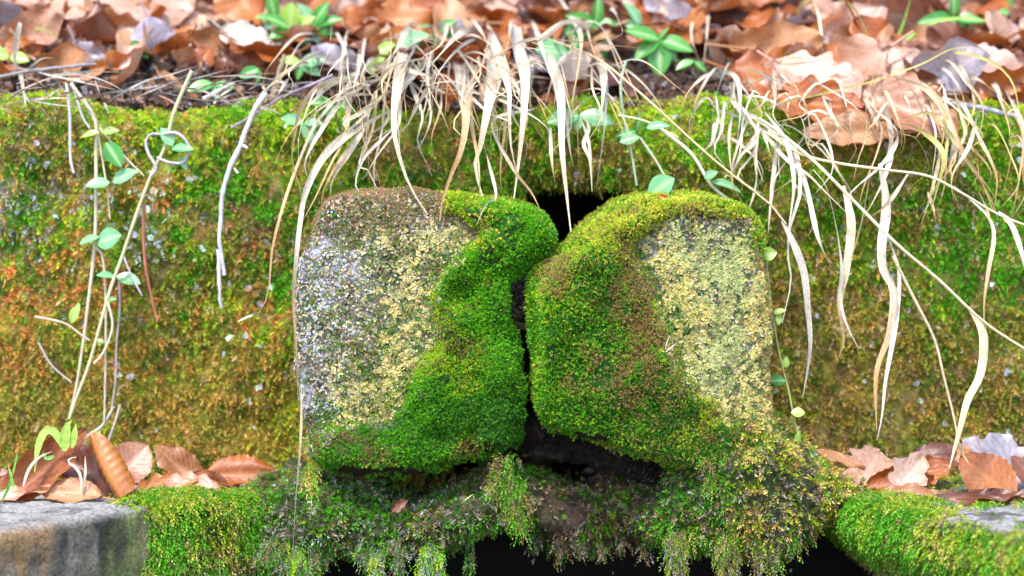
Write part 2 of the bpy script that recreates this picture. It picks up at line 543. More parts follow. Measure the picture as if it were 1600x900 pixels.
mesh_np('wall_face', WV, WF, M['wallstone'], wall, wc)
def wall_moss():
    p, n = sample(WV, WF, 108000, (np.abs(WV[:, 0]) < .56) * 1.0 + (np.abs(WV[:, 0]) < .95) * .28)
    px, py = proj(p)
    h = sdist(px, py, HOLE)
    keep = (h > 1) & (py < 780) & (p[:, 1] < .26)
    hidden = (px > 500) & (px < 1180) & (py > 400) & (py < 735)
    keep &= ~hidden
    gap = fbm(p, 30, 3, 31)
    keep &= rng.random(len(p)) < np.clip(1.15 + 1.8 * gap, .25, 1)
    p, n, px, py = p[keep], n[keep], px[keep], py[keep]
    w = wall_weights(p, px, py)
    col = choose([w[k] for k in w], [WC[k] for k in w])
    a = rng.random(len(p)) < .62
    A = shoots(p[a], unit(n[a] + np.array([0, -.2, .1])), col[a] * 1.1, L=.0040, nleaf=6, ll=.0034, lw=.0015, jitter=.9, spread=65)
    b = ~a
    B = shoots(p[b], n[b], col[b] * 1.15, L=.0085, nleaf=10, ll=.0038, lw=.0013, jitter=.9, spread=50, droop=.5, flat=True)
    V, F, K = join([A, B])
    tag(mesh_np('moss', V, F, M['moss'], wall, K, smooth=False), kind='stuff')
    # hanging fringe over the hole
    # lichen crust spots
    p, n = sample(WV, WF, 9000, (np.abs(WV[:, 0]) < .6) * 1.0)
    px, py = proj(p)
    w = wall_weights(p, px, py)
    keep = (rng.random(len(p)) < np.clip(w['pale'] * .8 + w['grey'] * .18 + .012, 0, 1)) & (sdist(px, py, HOLE) > 6)
    p, n = p[keep], n[keep]
    w = {k: v[keep] for k, v in w.items()}
    col = choose([w['pale'] + .2, w['grey'] + .1], [PALE, LILAC * .9])
    V, F, K = flakes(p + n * .002, n, col, r=.0024, lift=.0016)
    tag(mesh_np('lichen', V, F, M['lichen'], wall, K, smooth=False), kind='stuff')
wall_moss()

# ================================================================== STONES
def pillow_y(sil, yf, yb=.175, r=.02, nu=420, nf=70, cx=None, cy=None):
    """body standing out of the wall: outline in the x-z plane, closed by a rounded front"""
    s = resample(sil, nu, closed=True)
    W = P(s[:, 0], s[:, 1], yf + r * .6)[:, [0, 2]]
    c = P(cx, cy, yf + r * .6)[[0, 2]]
    t = np.roll(W, -1, 0) - np.roll(W, 1, 0)
    nrm = np.stack([t[:, 1], -t[:, 0]], 1); nrm = unit(nrm)
    if ((nrm * (c - W)).sum(1)).mean() < 0: nrm = -nrm       # inward
    for _ in range(3): nrm = unit(nrm + np.roll(nrm, 3, 0) + np.roll(nrm, -3, 0))
    rows = []
    for y in np.linspace(yb, yf + r, 26): rows.append((W, y))
    for a in np.linspace(0, math.pi / 2, 14)[1:]:
        rows.append((W + nrm * r * (1 - math.cos(a)), yf + r - r * math.sin(a)))
    Wr = rows[-1][0]
    for k in np.linspace(0, 1, nf)[1:]:
        f = k if k < 1 else .9999
        rows.append((Wr + (c - Wr) * f, yf))
    V = np.concatenate([np.stack([w[:, 0], np.full(nu, y), w[:, 1]], 1) for w, y in rows])
    F = grid_faces(nu, len(rows), True)
    N = vnormals(V, F)
    if (N[26 * nu:, 1]).mean() > 0: N = -N; F = F[:, ::-1]
    return V, F, N

L_SIL = [(498, 338), (515, 314), (545, 305), (600, 302), (660, 303), (720, 308), (772, 316), (812, 324), (842, 342), (858, 364), (856, 382), (838, 398),
         (818, 420), (803, 450), (802, 500), (811, 550), (813, 600), (812, 645), (806, 692), (770, 712), (715, 724), (660, 742), (600, 748), (545, 742),
         (500, 728), (480, 702), (486, 672), (470, 640), (466, 580), (466, 520), (467, 450), (472, 405), (490, 375)]
R_SIL = [(880, 397), (912, 366), (952, 338), (1000, 318), (1060, 312), (1120, 314), (1160, 328), (1186, 360), (1192, 420), (1198, 480), (1202, 540), (1200, 600),
         (1204, 660), (1200, 720), (1150, 750), (1080, 740), (1030, 724), (980, 708), (930, 695), (886, 680), (854, 664), (838, 636), (836, 600), (837, 550), (834, 500), (829, 460), (842, 425)]
L_MOSS = [(690, 290), (900, 290), (900, 500), (860, 760), (400, 790), (480, 735), (486, 690), (515, 672), (560, 660), (605, 645), (640, 610), (668, 560), (690, 520), (684, 470), (700, 420), (735, 385), (760, 350), (730, 335), (690, 325)]
R_MOSS = [(780, 380), (850, 300), (1210, 290), (1215, 420), (1192, 400), (1175, 350), (1120, 330), (1060, 332), (1015, 350), (990, 380), (1005, 420), (1022, 470), (1042, 530), (1060, 580), (1085, 625), (1130, 655), (1215, 680), (1215, 780), (780, 780)]

def stone(name, sil, mosspoly, cx, cy, yf, seed, label, left):
    V, F, N = pillow_y(sil, yf, cx=cx, cy=cy, r=.011)
    px, py = proj(V)
    m = sstep(10, -16, sdist(px + 14 * noise(V, 70, seed), py + 14 * noise(V, 70, seed + 1), mosspoly))
    front = sstep(yf + .05, yf + .012, V[:, 1])
    lump = .5 + (1.3 if left else .8) * fbm(V, 32, 3, seed + 3)
    rim = sstep(0, -26, sdist(px, py, sil))
    bulge = m * (.006 + .014 * lump) * rim * front
    if left:   # the lower toe swells forward, the face is a worn block
        bulge += .008 * np.exp(-((px - 700) / 110) ** 2 - ((py - 620) / 80) ** 2) * front * rim
        bulge += .010 * np.exp(-((px - 560) / 90) ** 2 - ((py - 705) / 28) ** 2) * front * rim
        ledge = sstep(-3, 4, (py - 402 + .12 * (px - 470)) + 6 * noise(V, 50, 9)) * (1 - m)   # break across the face
        bulge += .005 * ledge * front * sstep(640, 560, px)
    else:
        bulge += .007 * np.exp(-((px - 920) / 90) ** 2 - ((py - 560) / 120) ** 2) * front * rim
        bulge += .010 * np.exp(-((px - 900) / 60) ** 2 - ((py - 430) / 50) ** 2) * front * rim
    V[:, 1] -= bulge
    d = .005 * fbm(V, 14, 3, seed + 5) + .0058 * fbm(V, 50, 4, seed + 6) + .0013 * fbm(V, 260, 3, seed + 7)
    V = V + N * d[:, None]
    px, py = proj(V)
    f1, f2, f3 = fbm(V, 40, 4, seed + 8), fbm(V, 110, 4, seed + 9), fbm(V, 22, 3, seed + 10)
    base = np.tile(c_(.30, .28, .25), (len(V), 1))
    base = blend(base, c_(.50, .50, .42), sstep(-.1, .25, f1))
    base = blend(base, BROWN * 1.1, sstep(.05, .3, f2) * .7)
    if left:
        lz = sstep(640, 520, px) * sstep(660, 600, py) + .6 * np.exp(-((px - 610) / 40) ** 2 - ((py - 380) / 40) ** 2)
        base = blend(base, LILAC, np.clip(lz, 0, 1) * sstep(-.1, .12, f1 + .5 * f2))
        base = blend(base, c_(.12, .10, .09), sstep(.12, .3, -f2 - .3 * f1) * .7)
        e = sstep(16, 0, np.abs(px - 468)) * sstep(560, 590, py) * sstep(650, 630, py)
        base = blend(base, c_(.75, .78, .75), e)
    else:
        base = blend(base, c_(.42, .5, .38), .7 * sstep(0, .2, f1) * (px > 1000))
    base = blend(base, c_(.05, .13, .02), sstep(.0, .25, f3 + .6 * f2) * .8)
    base = blend(base, c_(.10, .10, .06), sstep(.05, .25, -f2) * .6)
    base = blend(base, DGREEN * .5, m)
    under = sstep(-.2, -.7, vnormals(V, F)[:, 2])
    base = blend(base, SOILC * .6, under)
    root = tag(empty(name, P(cx, 735, yf)), label, 'stone block')
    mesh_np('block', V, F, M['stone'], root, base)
    # ---- cushion moss
    def mask(px, py, p):
        return sdist(px + 14 * noise(p, 70, seed) + 6 * noise(p, 260, 7), py + 14 * noise(p, 70, seed + 1) + 6 * noise(p, 260, 8), mosspoly)
    p, n = sample(V, F, 120000)
    px, py = proj(p)
    s = mask(px, py, p)
    keep = (s < 2 + 6 * rng.random(len(p)) ** 3 ) & (n[:, 1] < .35) & (p[:, 1] < .13)
    bare = fbm(p, 55, 3, seed + 14)
    keep &= ~((bare > .34) & (rng.random(len(p)) < .8))
    keep &= n[:, 2] > -.85
    p, n, px, py = p[keep], n[keep], px[keep], py[keep]
    g1, g2, g3 = fbm(p, 30, 4, seed + 20), fbm(p, 90, 3, seed + 21), fbm(p, 14, 3, seed + 22)
    topw = sstep(410, 340, py + 30 * g1)
    if left:
        brn = .9 * np.exp(-((px - 560) / 90) ** 2 - ((py - 690) / 35) ** 2) + .5 * np.exp(-((px - 700) / 40) ** 2 - ((py - 680) / 25) ** 2)
        gold = 1.3 * np.exp(-((px - 740) / 60) ** 2 - ((py - 375) / 30) ** 2) + .9 * topw * (px < 800)
        orange = .6 * np.exp(-((px - 520) / 30) ** 2 - ((py - 670) / 20) ** 2)
    else:
        brn = 1.5 * np.exp(-((px - 1010) / 45) ** 2 - ((py - 560) / 110) ** 2) + 1.1 * np.exp(-((px - 990) / 50) ** 2 - ((py - 455) / 40) ** 2) + .9 * np.exp(-((px - 935) / 60) ** 2 - ((py - 590) / 40) ** 2) + .8 * np.exp(-((px - 1100) / 60) ** 2 - ((py - 345) / 22) ** 2)
        brn += .8 * np.exp(-((px - 870) / 30) ** 2 - ((py - 430) / 25) ** 2)
        gold = 1.2 * topw + .5 * np.exp(-((px - 950) / 60) ** 2 - ((py - 420) / 30) ** 2)
        orange = .6 * np.exp(-((px - 1160) / 40) ** 2 - ((py - 680) / 30) ** 2)
    gold = gold * (.6 + 1.5 * np.clip(g2 + .2, 0, 1))
    brn = 1.7 * brn * np.clip(.8 + 3 * g2 + 1.5 * g1, 0, 2) + np.clip(5 * g1 - .9, 0, 1.2)
    ws = [1.3 + 2 * np.clip(g3, -.5, 1), .6 - 2.2 * g1 + sstep(590, 700, py) * .5, .25 + np.clip(2.5 * g1, 0, 1) + .8 * topw + sstep(30, 0, -mask(px, py, p)) * .5, 1.1 * brn, gold, orange, .05 + .5 * (g2 > .42)]
    if not left:
        ws[0] = ws[0] * .72; ws[2] = ws[2] * .9 + .45 + 1.2 * np.clip(g2, 0, 1); ws[3] = ws[3] * 1.15 + .35 * sstep(850, 930, px) + 2.2 * np.clip(-g2, 0, 1) * sstep(850, 890, px)
    col = choose(ws, [GREEN * .95, DGREEN, YGREEN * .85 if left else c_(.42, .50, .03), c_(.33, .23, .08) if not left else c_(.27, .18, .07), GOLD, ORANGE, c_(.4, .3, .22)])
    long = (rng.random(len(p)) < .12 + .5 * topw + .5 * (g3 > .12))
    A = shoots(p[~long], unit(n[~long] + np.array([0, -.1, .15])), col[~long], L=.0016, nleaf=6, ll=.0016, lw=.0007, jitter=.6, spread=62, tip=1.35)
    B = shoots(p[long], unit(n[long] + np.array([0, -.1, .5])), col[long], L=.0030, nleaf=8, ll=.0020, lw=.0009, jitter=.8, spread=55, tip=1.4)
    Vm, Fm, Km = join([A, B])
    tag(mesh_np('moss', Vm, Fm, M['moss'], root, Km, smooth=False), kind='stuff')
    # ---- lichen plates on the bare face, with thin moss between
    p, n = sample(V, F, 120000)
    px, py = proj(p)
    s = mask(px, py, p)
    f1, f2, f3 = fbm(p, 34, 4, seed + 31), fbm(p, 130, 3, seed + 32), fbm(p, 18, 3, seed + 33)
    if left:
        dens = sstep(540, 640, px + 60 * f1) + .9 * sstep(540, 600, py + 60 * f1) * sstep(500, 530, px)
        dens = dens * sstep(320, 380, py + 80 * f1) * .85
    else:
        dens = .35 + 1.15 * sstep(1000, 1070, px + 40 * f1) * sstep(340, 400, py + 20 * f2)
    net = fbm(p, 230, 2, seed + 35) + .5 * f2 + .4 * f1
    dens = np.clip(dens, 0, 1) * (.35 + .65 * sstep(4, 40, s)) * sstep(.0, .14, net + .38 * dens - (.12 if left else .20))
    keep = (s > 0) & (n[:, 1] < .2) & (rng.random(len(p)) < dens) & (py < 700)
    q, nq, f = p[keep], n[keep], f3[keep]
    col = choose([1.2 + 2 * f, .7 - f, .25 + 0 * f], [CREAM * .9, c_(.42, .42, .2), c_(.70, .50, .12)] if left else [c_(.60, .47, .15), c_(.36, .38, .15), c_(.68, .47, .10)])
    Vl, Fl, Kl = flakes(q, nq, col, r=.0013, lift=.0010)
    tag(mesh_np('lichen', Vl, Fl, M['lichen'], root, Kl, smooth=False), kind='stuff')
    # fine grey-brown grains and old crust that roughen the bare face
    keep = (s > -4) & (n[:, 1] < .3) & (rng.random(len(p)) < np.clip((.45 if left else .32) - .8 * f1 - .7 * f2, .1, .7)) & (p[:, 1] < .13)
    q, nq = p[keep], n[keep]; fa, fb = f1[keep], f2[keep]; qx = px[keep]
    lil = sstep(600, 500, qx) if left else 0 * qx
    cg = choose([.6 + fa, .6 - fb, .5 + 2 * fb, .35 - fa, .9 * lil, .35 + fb], [c_(.50, .44, .32), c_(.20, .16, .11), c_(.62, .54, .32), c_(.14, .22, .05), LILAC * 1.15, c_(.52, .36, .22)], 1.5)
    Vg, Fg, Kg = flakes(q, nq, cg, r=.0010, lift=.0009)
    tag(mesh_np('old_crust', Vg, Fg, M['lichen'], root, Kg, smooth=False), kind='stuff')
    # thin moss on the bare face
    keep = (s > 0) & (n[:, 1] < .4) & (rng.random(len(p)) < np.clip(.20 + 1.2 * f3 - 1.2 * f2 + .7 * sstep(34, 0, s) + (.5 * sstep(420, 330, py) if left else .3 * sstep(400, 340, py)), .08, .85)) & (p[:, 1] < .13)
    q, nq = p[keep], n[keep]; qx, qy = px[keep], py[keep]; f = f1[keep]
    edge = sstep(20, 4, -sdist(qx, qy, sil))
    topb = sstep(400, 330, qy)
    col = choose([.5 + f, .6 + 0 * f, .5 + .8 * topb + .6 * edge, .3 - f, .25 * edge + .35 * topb, .2 + .3 * topb], [DGREEN * 1.5, GREEN * .9, BROWN * 1.5, OLIVE, ORANGE * .8, c_(.6, .44, .32)])
    Vt, Ft, Kt = shoots(q, nq, col, L=.0018, nleaf=6, ll=.0019, lw=.0008, jitter=.8, spread=60)
    tag(mesh_np('thin_moss', Vt, Ft, M['moss'], root, Kt, smooth=False), kind='stuff')
    return root, V, F

stone('stone_block', L_SIL, L_MOSS, 640, 520, .012, 40, 'left upright grey stone block with a boot shaped green moss cushion on its inner side', True)
stone('stone_block', R_SIL, R_MOSS, 1010, 530, .006, 80, 'right upright stone block with cream lichen and broad green and brown moss cushion', False)

# ------------------------------------------------------------------ lip of rock below the blocks
def lip():
    tb = np.array([  # x, top, bottom, front depth
        (360, 782, 925, .05), (400, 762, 915, .03), (450, 745, 900, .012), (500, 752, 860, .004), (540, 768, 862, .0), (580, 780, 882, .0), (640, 784, 868, .004), (690, 782, 866, .0), (740, 768, 836, -.002),
        (785, 735, 812, -.002), (825, 752, 822, .03), (870, 748, 846, .045), (940, 758, 858, .05), (1000, 764, 852, .04), (1050, 756, 840, .02), (1100, 715, 856, -.006),
        (1150, 672, 868, -.016), (1200, 655, 874, -.018), (1250, 695, 850, -.008), (1290, 730, 812, .01), (1320, 752, 805, .03), (1345, 775, 800, .05)])
    nu, nc = 420, 150
    xs = np.linspace(360, 1345, nu)
    top, bot, yf = [np.interp(xs, tb[:, 0], tb[:, k]) for k in (1, 2, 3)]
    k = np.hanning(15); k /= k.sum()
    sm = lambda a: np.convolve(np.pad(a, 7, 'edge'), k, 'valid')
    top, bot, yf = sm(top), sm(bot), sm(yf)
    V = []
    for a in np.linspace(0, 2 * math.pi, nc, endpoint=False):
        ca, sa = math.cos(a), math.sin(a)
        ca = math.copysign(abs(ca) ** .75, ca); sa = math.copysign(abs(sa) ** .75, sa)
        py = (top + bot) / 2 - sa * (bot - top) / 2
        y = yf + .075 - ca * .075
        q = P(xs, py, yf + .02)
        q[:, 1] = y
        V.append(q)
    V = np.array(V)                        # [angle][x]
    V = np.concatenate([V, V[:1]]).reshape(-1, 3)
    F = grid_faces(nu, nc + 1)
    N = vnormals(V, F)
    if N[:nu, 1].mean() > 0: N = -N; F = F[:, ::-1]
    V = V + N * (.020 * fbm(V, 22, 4, 91) + .008 * fbm(V, 70, 3, 92))[:, None]
    V[-nu:] = V[:nu]
    px, py = proj(V)
    bare = np.exp(-((px - 930) / 85) ** 4)
    col = blend(np.tile(c_(.05, .06, .02), (len(V), 1)), SOILC, bare)
    root = tag(empty('rock_lip', P(800, 870, .02)), 'shaggy moss covered rock lip under the two blocks with moss dripping from its lower edge', 'rock')
    mesh_np('rock', V, F, M['soil'], root, col)
    p, n = sample(V, F, 46000)
    px, py = proj(p)
    bare = np.exp(-((px - 935) / 110) ** 4)
    g1, g2 = fbm(p, 30, 4, 93), fbm(p, 80, 3, 94)
    keep = (n[:, 1] < .4) & (rng.random(len(p)) < np.clip(.8 - .6 * bare + 1.0 * g1 * bare + g1 * 1.6, .06, 1))
    keep &= (p[:, 1] < .11)
    p, n, px, py, g1, g2, bare = [v[keep] for v in (p, n, px, py, g1, g2, bare)]
    rightw = sstep(1120, 1180, px)
    lw = sstep(60, 0, np.abs(px - 600) - 170) 
    ws = [.95 - .5 * rightw + 2 * g1, .8 - .6 * rightw - 2 * g1, .35 + .6 * rightw + 1.5 * g2, .5 + 2 * g2 + 1.0 * bare, .1 + .75 * rightw * (1 + 3 * g1), .05 + .9 * rightw * np.clip(3 * g2 + .5, 0, 1.4), .6 + .9 * bare + .5 * lw - 1.5 * g1, .15 + .3 * lw + 1.5 * np.clip(g2 - .2, 0, 1)]
    col = choose(ws, [GREEN * .62, DGREEN * .9, YGREEN * .62, BROWN * .9, c_(.55, .44, .12), OCHRE, c_(.26, .21, .15), c_(.42, .44, .4)])
    big = rng.random(len(p)) < .55
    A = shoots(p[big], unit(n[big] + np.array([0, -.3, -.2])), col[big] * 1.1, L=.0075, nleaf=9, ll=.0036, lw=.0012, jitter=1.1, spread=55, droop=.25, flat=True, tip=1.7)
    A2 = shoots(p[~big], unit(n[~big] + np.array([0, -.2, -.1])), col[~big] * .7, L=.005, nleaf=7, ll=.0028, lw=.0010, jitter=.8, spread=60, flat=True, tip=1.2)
    parts = [A, A2]
    # trailing strands along the lower edge and from the blocks above
    strands = []
    def strand(x, y0, y1, yd, w=8, cols=(GREEN, YGREEN, DGREEN), dens=1.0):
        strands.append((x, y0, y1, yd, w, cols, dens))
    for x in (408, 424, 447, 470, 492, 508, 572, 590, 604, 622, 668, 684, 735):
        strand(x + random.uniform(-4, 4), 838, 866 + random.uniform(0, 46), .006 + random.uniform(-.01, .01), random.uniform(7, 15), (GREEN * .75, DGREEN, c_(.26, .25, .2), BROWN))
    for x in (452, 470, 588, 660, 684): strand(x, 845, 905, 0, 14, (GREEN, YGREEN, c_(.35, .36, .3)))
    for x in np.arange(838, 1040, 34):
        strand(x, 836, 850 + random.uniform(0, 18), .05, 8, (BROWN, c_(.3, .24, .2), DGREEN))
    for x in (1046, 1066, 1092, 1128, 1152, 1180, 1210, 1236):
        strand(x + random.uniform(-6, 6), 822 + random.uniform(-8, 8), 838 + random.uniform(0, 40), -.008 + random.uniform(-.012, .01), random.uniform(7, 15), (GREEN * .7, c_(.5, .4, .12), DGREEN, c_(.3, .25, .2)), .8)
    for x, y1 in ((1050, 885), (1064, 892), (1128, 905), (1143, 915), (1185, 880), (1205, 900)): strand(x, 825, y1, -.012, 12, (YGREEN * .7, c_(.34, .28, .22), GREEN * .7, BROWN), .9)
    for x, y0, y1, w in ((775, 705, 770, 14), (802, 700, 812, 14), (817, 740, 834, 10), (790, 740, 800, 16), (482, 690, 738, 8), (488, 725, 788, 6), (1110, 700, 760, 20), (1140, 700, 800, 20)):
        strand(x, y0, y1, -.010, w, (GREEN, DGREEN, BROWN, OLIVE) if x > 600 else (GOLD, OLIVE, GREEN), .7)
    PP, NN, KK = [], [], []
    for x, y0, y1, yd, w, cols, dens in strands:
        m = int((y1 - y0) * w * .085 * dens)
        t = rng.random(m) ** .8
        ww = w * (1 - .6 * t)
        q = P(x + rng.normal(0, 1, m) * ww * .5 + 3 * np.sin(t * 4 + x), y0 + (y1 - y0) * t, yd + rng.normal(0, .003, m))
        PP.append(q); NN.append(unit(np.stack([rng.normal(0, .6, m), np.full(m, -.6), np.full(m, -.9)], 1)))
        KK.append(np.array([cols[i] for i in rng.integers(0, len(cols), m)]) * 1.05)
    PP, NN, KK = np.vstack(PP), np.vstack(NN), np.vstack(KK)
    parts.append(shoots(PP, NN, KK, L=.0085, nleaf=11, ll=.0030, lw=.0009, jitter=.45, spread=50, droop=.6, flat=True, tip=1.6))
    Vm, Fm, Km = join(parts)
    tag(mesh_np('moss', Vm, Fm, M['moss'], root, Km, smooth=False), kind='stuff')
    return root
lip_root = lip()

# ------------------------------------------------------------------ earth-crusted rubble wedged in the gap
def rubble(name, sil, cx, cy, yf, seed, label, cols):
    V, F, N = pillow_y(sil, yf, cx=cx, cy=cy, r=.02, nu=200, nf=36)
    V = V + N * (.012 * fbm(V, 30, 4, seed) + .009 * fbm(V, 100, 3, seed + 1))[:, None]
    f = fbm(V, 60, 3, seed + 2)
    col = blend(np.tile(cols[0], (len(V), 1)), cols[1], sstep(-.1, .3, f))
    root = tag(empty(name, P(cx, cy, yf)), label, 'stone')
    mesh_np('core', V, F, M['soil'], root, col)
    p, n = sample(V, F, 15000, (V[:, 1] < yf + .03) * 1.0)
    g = fbm(p, 60, 3, seed + 4)
    cc = choose([1 + 0 * g, .8 + g, .25 + 0 * g, .2 - g], [SOILC * 1.2, cols[1], c_(.3, .25, .22), DGREEN * .8])
    Vf, Ff, Kf = flakes(p, n, cc * np.where(rng.random(len(p)) < .05, 2.0, .30)[:, None], r=.0021, lift=.0025)  # a few crumbs brightened as painted glints, the rest darker
    tag(mesh_np('crumbs', Vf, Ff, M['soil'], root, Kf, smooth=False), kind='stuff')
    return root
rubble('rubble_stone', [(818, 648), (850, 655), (900, 668), (960, 690), (1040, 712), (1090, 726), (1060, 732), (1000, 726), (930, 722), (860, 720), (812, 722), (798, 700), (806, 665)],
       900, 700, .045, 201, 'brown earth crusted stone wedged under the right block beside the crack', (SOILC * .12, c_(.035, .022, .015)))
rubble('rubble_stone', [(803, 440), (818, 425), (828, 450), (826, 500), (815, 505), (804, 480)],
       815, 465, .02, 241, 'small whitish crumbly stone stuck in the top of the crack between the blocks', (c_(.06, .05, .045), c_(.3, .27, .28)))

# ------------------------------------------------------------------ ledge slabs left and right
def slab(name, plan, center, seed, label, mossfn, colfn, cut=0):
    nu = 520
    s = resample(plan, nu, closed=True, smooth=False)
    for _ in range(6): s = (s + np.roll(s, 1, 0) + np.roll(s, -1, 0)) / 3
    c = np.array(center)
    t = np.roll(s, -1, 0) - np.roll(s, 1, 0)
    nrm = unit(np.stack([t[:, 1], -t[:, 0]], 1))
    if ((nrm * (c - s)).sum(1)).mean() < 0: nrm = -nrm
    r = .010
    rows = []
    for z in np.linspace(-.44, -r, 90): rows.append((s, z))
    for a in np.linspace(0, math.pi / 2, 8)[1:]: rows.append((s + nrm * r * (1 - math.cos(a)), -r + r * math.sin(a)))
    w0 = rows[-1][0]
    for k in np.linspace(0, 1, 90)[1:]:
        k = 1 - (1 - k) ** 1.0
        rows.append((w0 + (c - w0) * min(k, .9999), 0.0))
    V = np.concatenate([np.stack([w[:, 0], w[:, 1], np.full(nu, z)], 1) for w, z in rows])
    F = grid_faces(nu, len(rows), True)
    N = vnormals(V, F)
    if N[-nu * 30:, 2].mean() < 0: N = -N; F = F[:, ::-1]
    V = V + N * (.006 * fbm(V, 14, 4, seed) + .0030 * fbm(V, 70, 4, seed + 1))[:, None]
    V[:, 2] -= .006
    if cut: V[:, 0] += cut * np.clip(-V[:, 2] - .025, 0, .25) * sstep(.36, .29, np.abs(V[:, 0]))
    px, py = proj(V)
    m = mossfn(V, px, py)
    V = V + N * (m * (.0015 + .010 * np.clip(.3 + fbm(V, 24, 3, seed + 2), 0, 1)) * (1 - .8 * sstep(.5, .95, N[:, 2])))[:, None]
    root = tag(empty(name, (c[0], c[1], -.44)), label, 'stone slab')
    col = blend(colfn(V, px, py), c_(.05, .09, .02), m)
    mesh_np('slab', V, F, M['stone'], root, col)
    p, n = sample(V, F, 76000, (np.abs(V[:, 0]) < .48) * (V[:, 2] > -.16) * 1.0 * (V[:, 1] < .17))
    px, py = proj(p)
    m = mossfn(p, px, py)
    g1, g2 = fbm(p, 28, 4, seed + 5), fbm(p, 90, 3, seed + 6)
    keep = (rng.random(len(p)) < m * np.clip(.75 + 2.2 * g1 + 1.2 * g2, .12, 1)) & (n[:, 1] < .5)
    p, n, g1, g2 = p[keep], n[keep], g1[keep], g2[keep]
    topw = sstep(.5, .9, n[:, 2])
    low = sstep(-.03, -.06, p[:, 2])
    col = choose([.9 + 3 * g1, .6 + .3 * low - 2 * g2, .9 - 2 * g1 + .6 * topw - .5 * low, .4 + .5 * topw + 1.5 * g2, .25 + .8 * low + 2 * np.clip(g2, 0, 1), .12 + .3 * low], [GREEN * .7, DGREEN, YGREEN * .66, c_(.45, .42, .08), BROWN, c_(.40, .32, .2)])
    Vm, Fm, Km = shoots(p, unit(n + np.array([0, -.25, -.05])), col, L=.0085, nleaf=10, ll=.0036, lw=.0011, jitter=.8, spread=50, droop=.7, flat=True, tip=1.7)
    tag(mesh_np('moss', Vm, Fm, M['moss'], root, Km, smooth=False), kind='stuff')
    return root
def left_moss(V, px, py):
    w = fbm(V, 30, 3, 301)
    e = sstep(222, 250, px + 22 * w) * sstep(-.5, -.3, -(V[:, 1] - .0) )
    e = e * sstep(190, 215, px) * sstep(.075, .05, V[:, 1] + .02 * w)
    crack = 1 - .9 * sstep(6, 2, np.abs(px - 322 - 6 * w)) * (py > 765) * (V[:, 2] < -.003)
    topm = sstep(.02, -.0, np.abs(V[:, 1] - .0) - .02) * sstep(150, 230, px) * (V[:, 2] > -.012) * .8
    return np.clip(np.maximum(e, topm) * crack, 0, 1) * (px < 470)
def left_col(V, px, py):
    st = V * np.array([1, 1, .25])
    f1, f2 = fbm(st, 45, 4, 310), fbm(st, 20, 3, 311)
    base = np.tile(c_(.2, .17, .13), (len(V), 1))
    base = blend(base, c_(.4, .23, .1), sstep(.0, .3, f1) * .8)
    base = blend(base, c_(.17, .22, .05), sstep(.05, .3, f2) * .7)
    base = blend(base, c_(.03, .03, .03), sstep(-.1, -.35, f1) * .8)
    base = blend(base, c_(.34, .3, .25), sstep(.25, .4, fbm(st, 90, 3, 312)) * .7)
    top = sstep(-.014, -.004, V[:, 2])
    tc = blend(np.tile(c_(.45, .42, .39), (len(V), 1)), c_(.2, .2, .2), sstep(.1, .35, fbm(V, 60, 4, 313)))
    return base * (1 - top[:, None]) + tc * top[:, None]
slab('ledge_slab', [(-.205, .035), (-.245, -.002), (-.278, -.02), (-.325, -.082), (-.372, -.144), (-.50, -.31), (-.62, -.40), (-1.0, -.42), (-1.0, .19), (-.205, .19)], (-.45, .03), 320,
     'grey ledge slab at the left with a bare front edge and bright moss on its inner end', left_moss, left_col)
def right_moss(V, px, py):
    w = fbm(V, 26, 3, 401)
    fr = sstep(-.004, -.016, V[:, 2])
    topm = sstep(1470, 1390, px + 60 * w) * sstep(.045, .02, V[:, 1] + .02 * w) * .9
    strip = sstep(.02, .0, np.abs(px - (1300 + (830 - py) * -3)) / 4000) * 0
    return np.clip(np.maximum(fr * sstep(-.25, .1, w + .25), topm * sstep(.035, .01, V[:, 1] + .02 * w + .12 * (px > 1380)*0)), 0, 1)
def right_col(V, px, py):
    f1 = fbm(V, 45, 4, 410)
    base = blend(np.tile(c_(.14, .12, .09), (len(V), 1)), c_(.3, .2, .12), sstep(0, .3, f1))
    top = sstep(-.014, -.004, V[:, 2])
    tc = blend(np.tile(c_(.44, .42, .42), (len(V), 1)), c_(.15, .13, .12), sstep(.0, .3, fbm(V, 50, 4, 413)))
    return base * (1 - top[:, None]) + tc * top[:, None]
slab('ledge_slab', [(.272, .045), (.275, .005), (.292, -.045), (.32, -.094), (.345, -.14), (.368, -.18), (.44, -.32), (.55, -.42), (1.0, -.44), (1.0, .19), (.262, .19)], (.5, .03), 420,
     'mossy ledge slab at the right whose front edge is furred with green moss', right_moss, right_col, 1.1)

# ================================================================== DEAD LEAVES
def bank_y(py):
    k = (277 - np.asarray(py, float)) / FPX
    return (.047 + 1.9 * k) / (.5 - k)

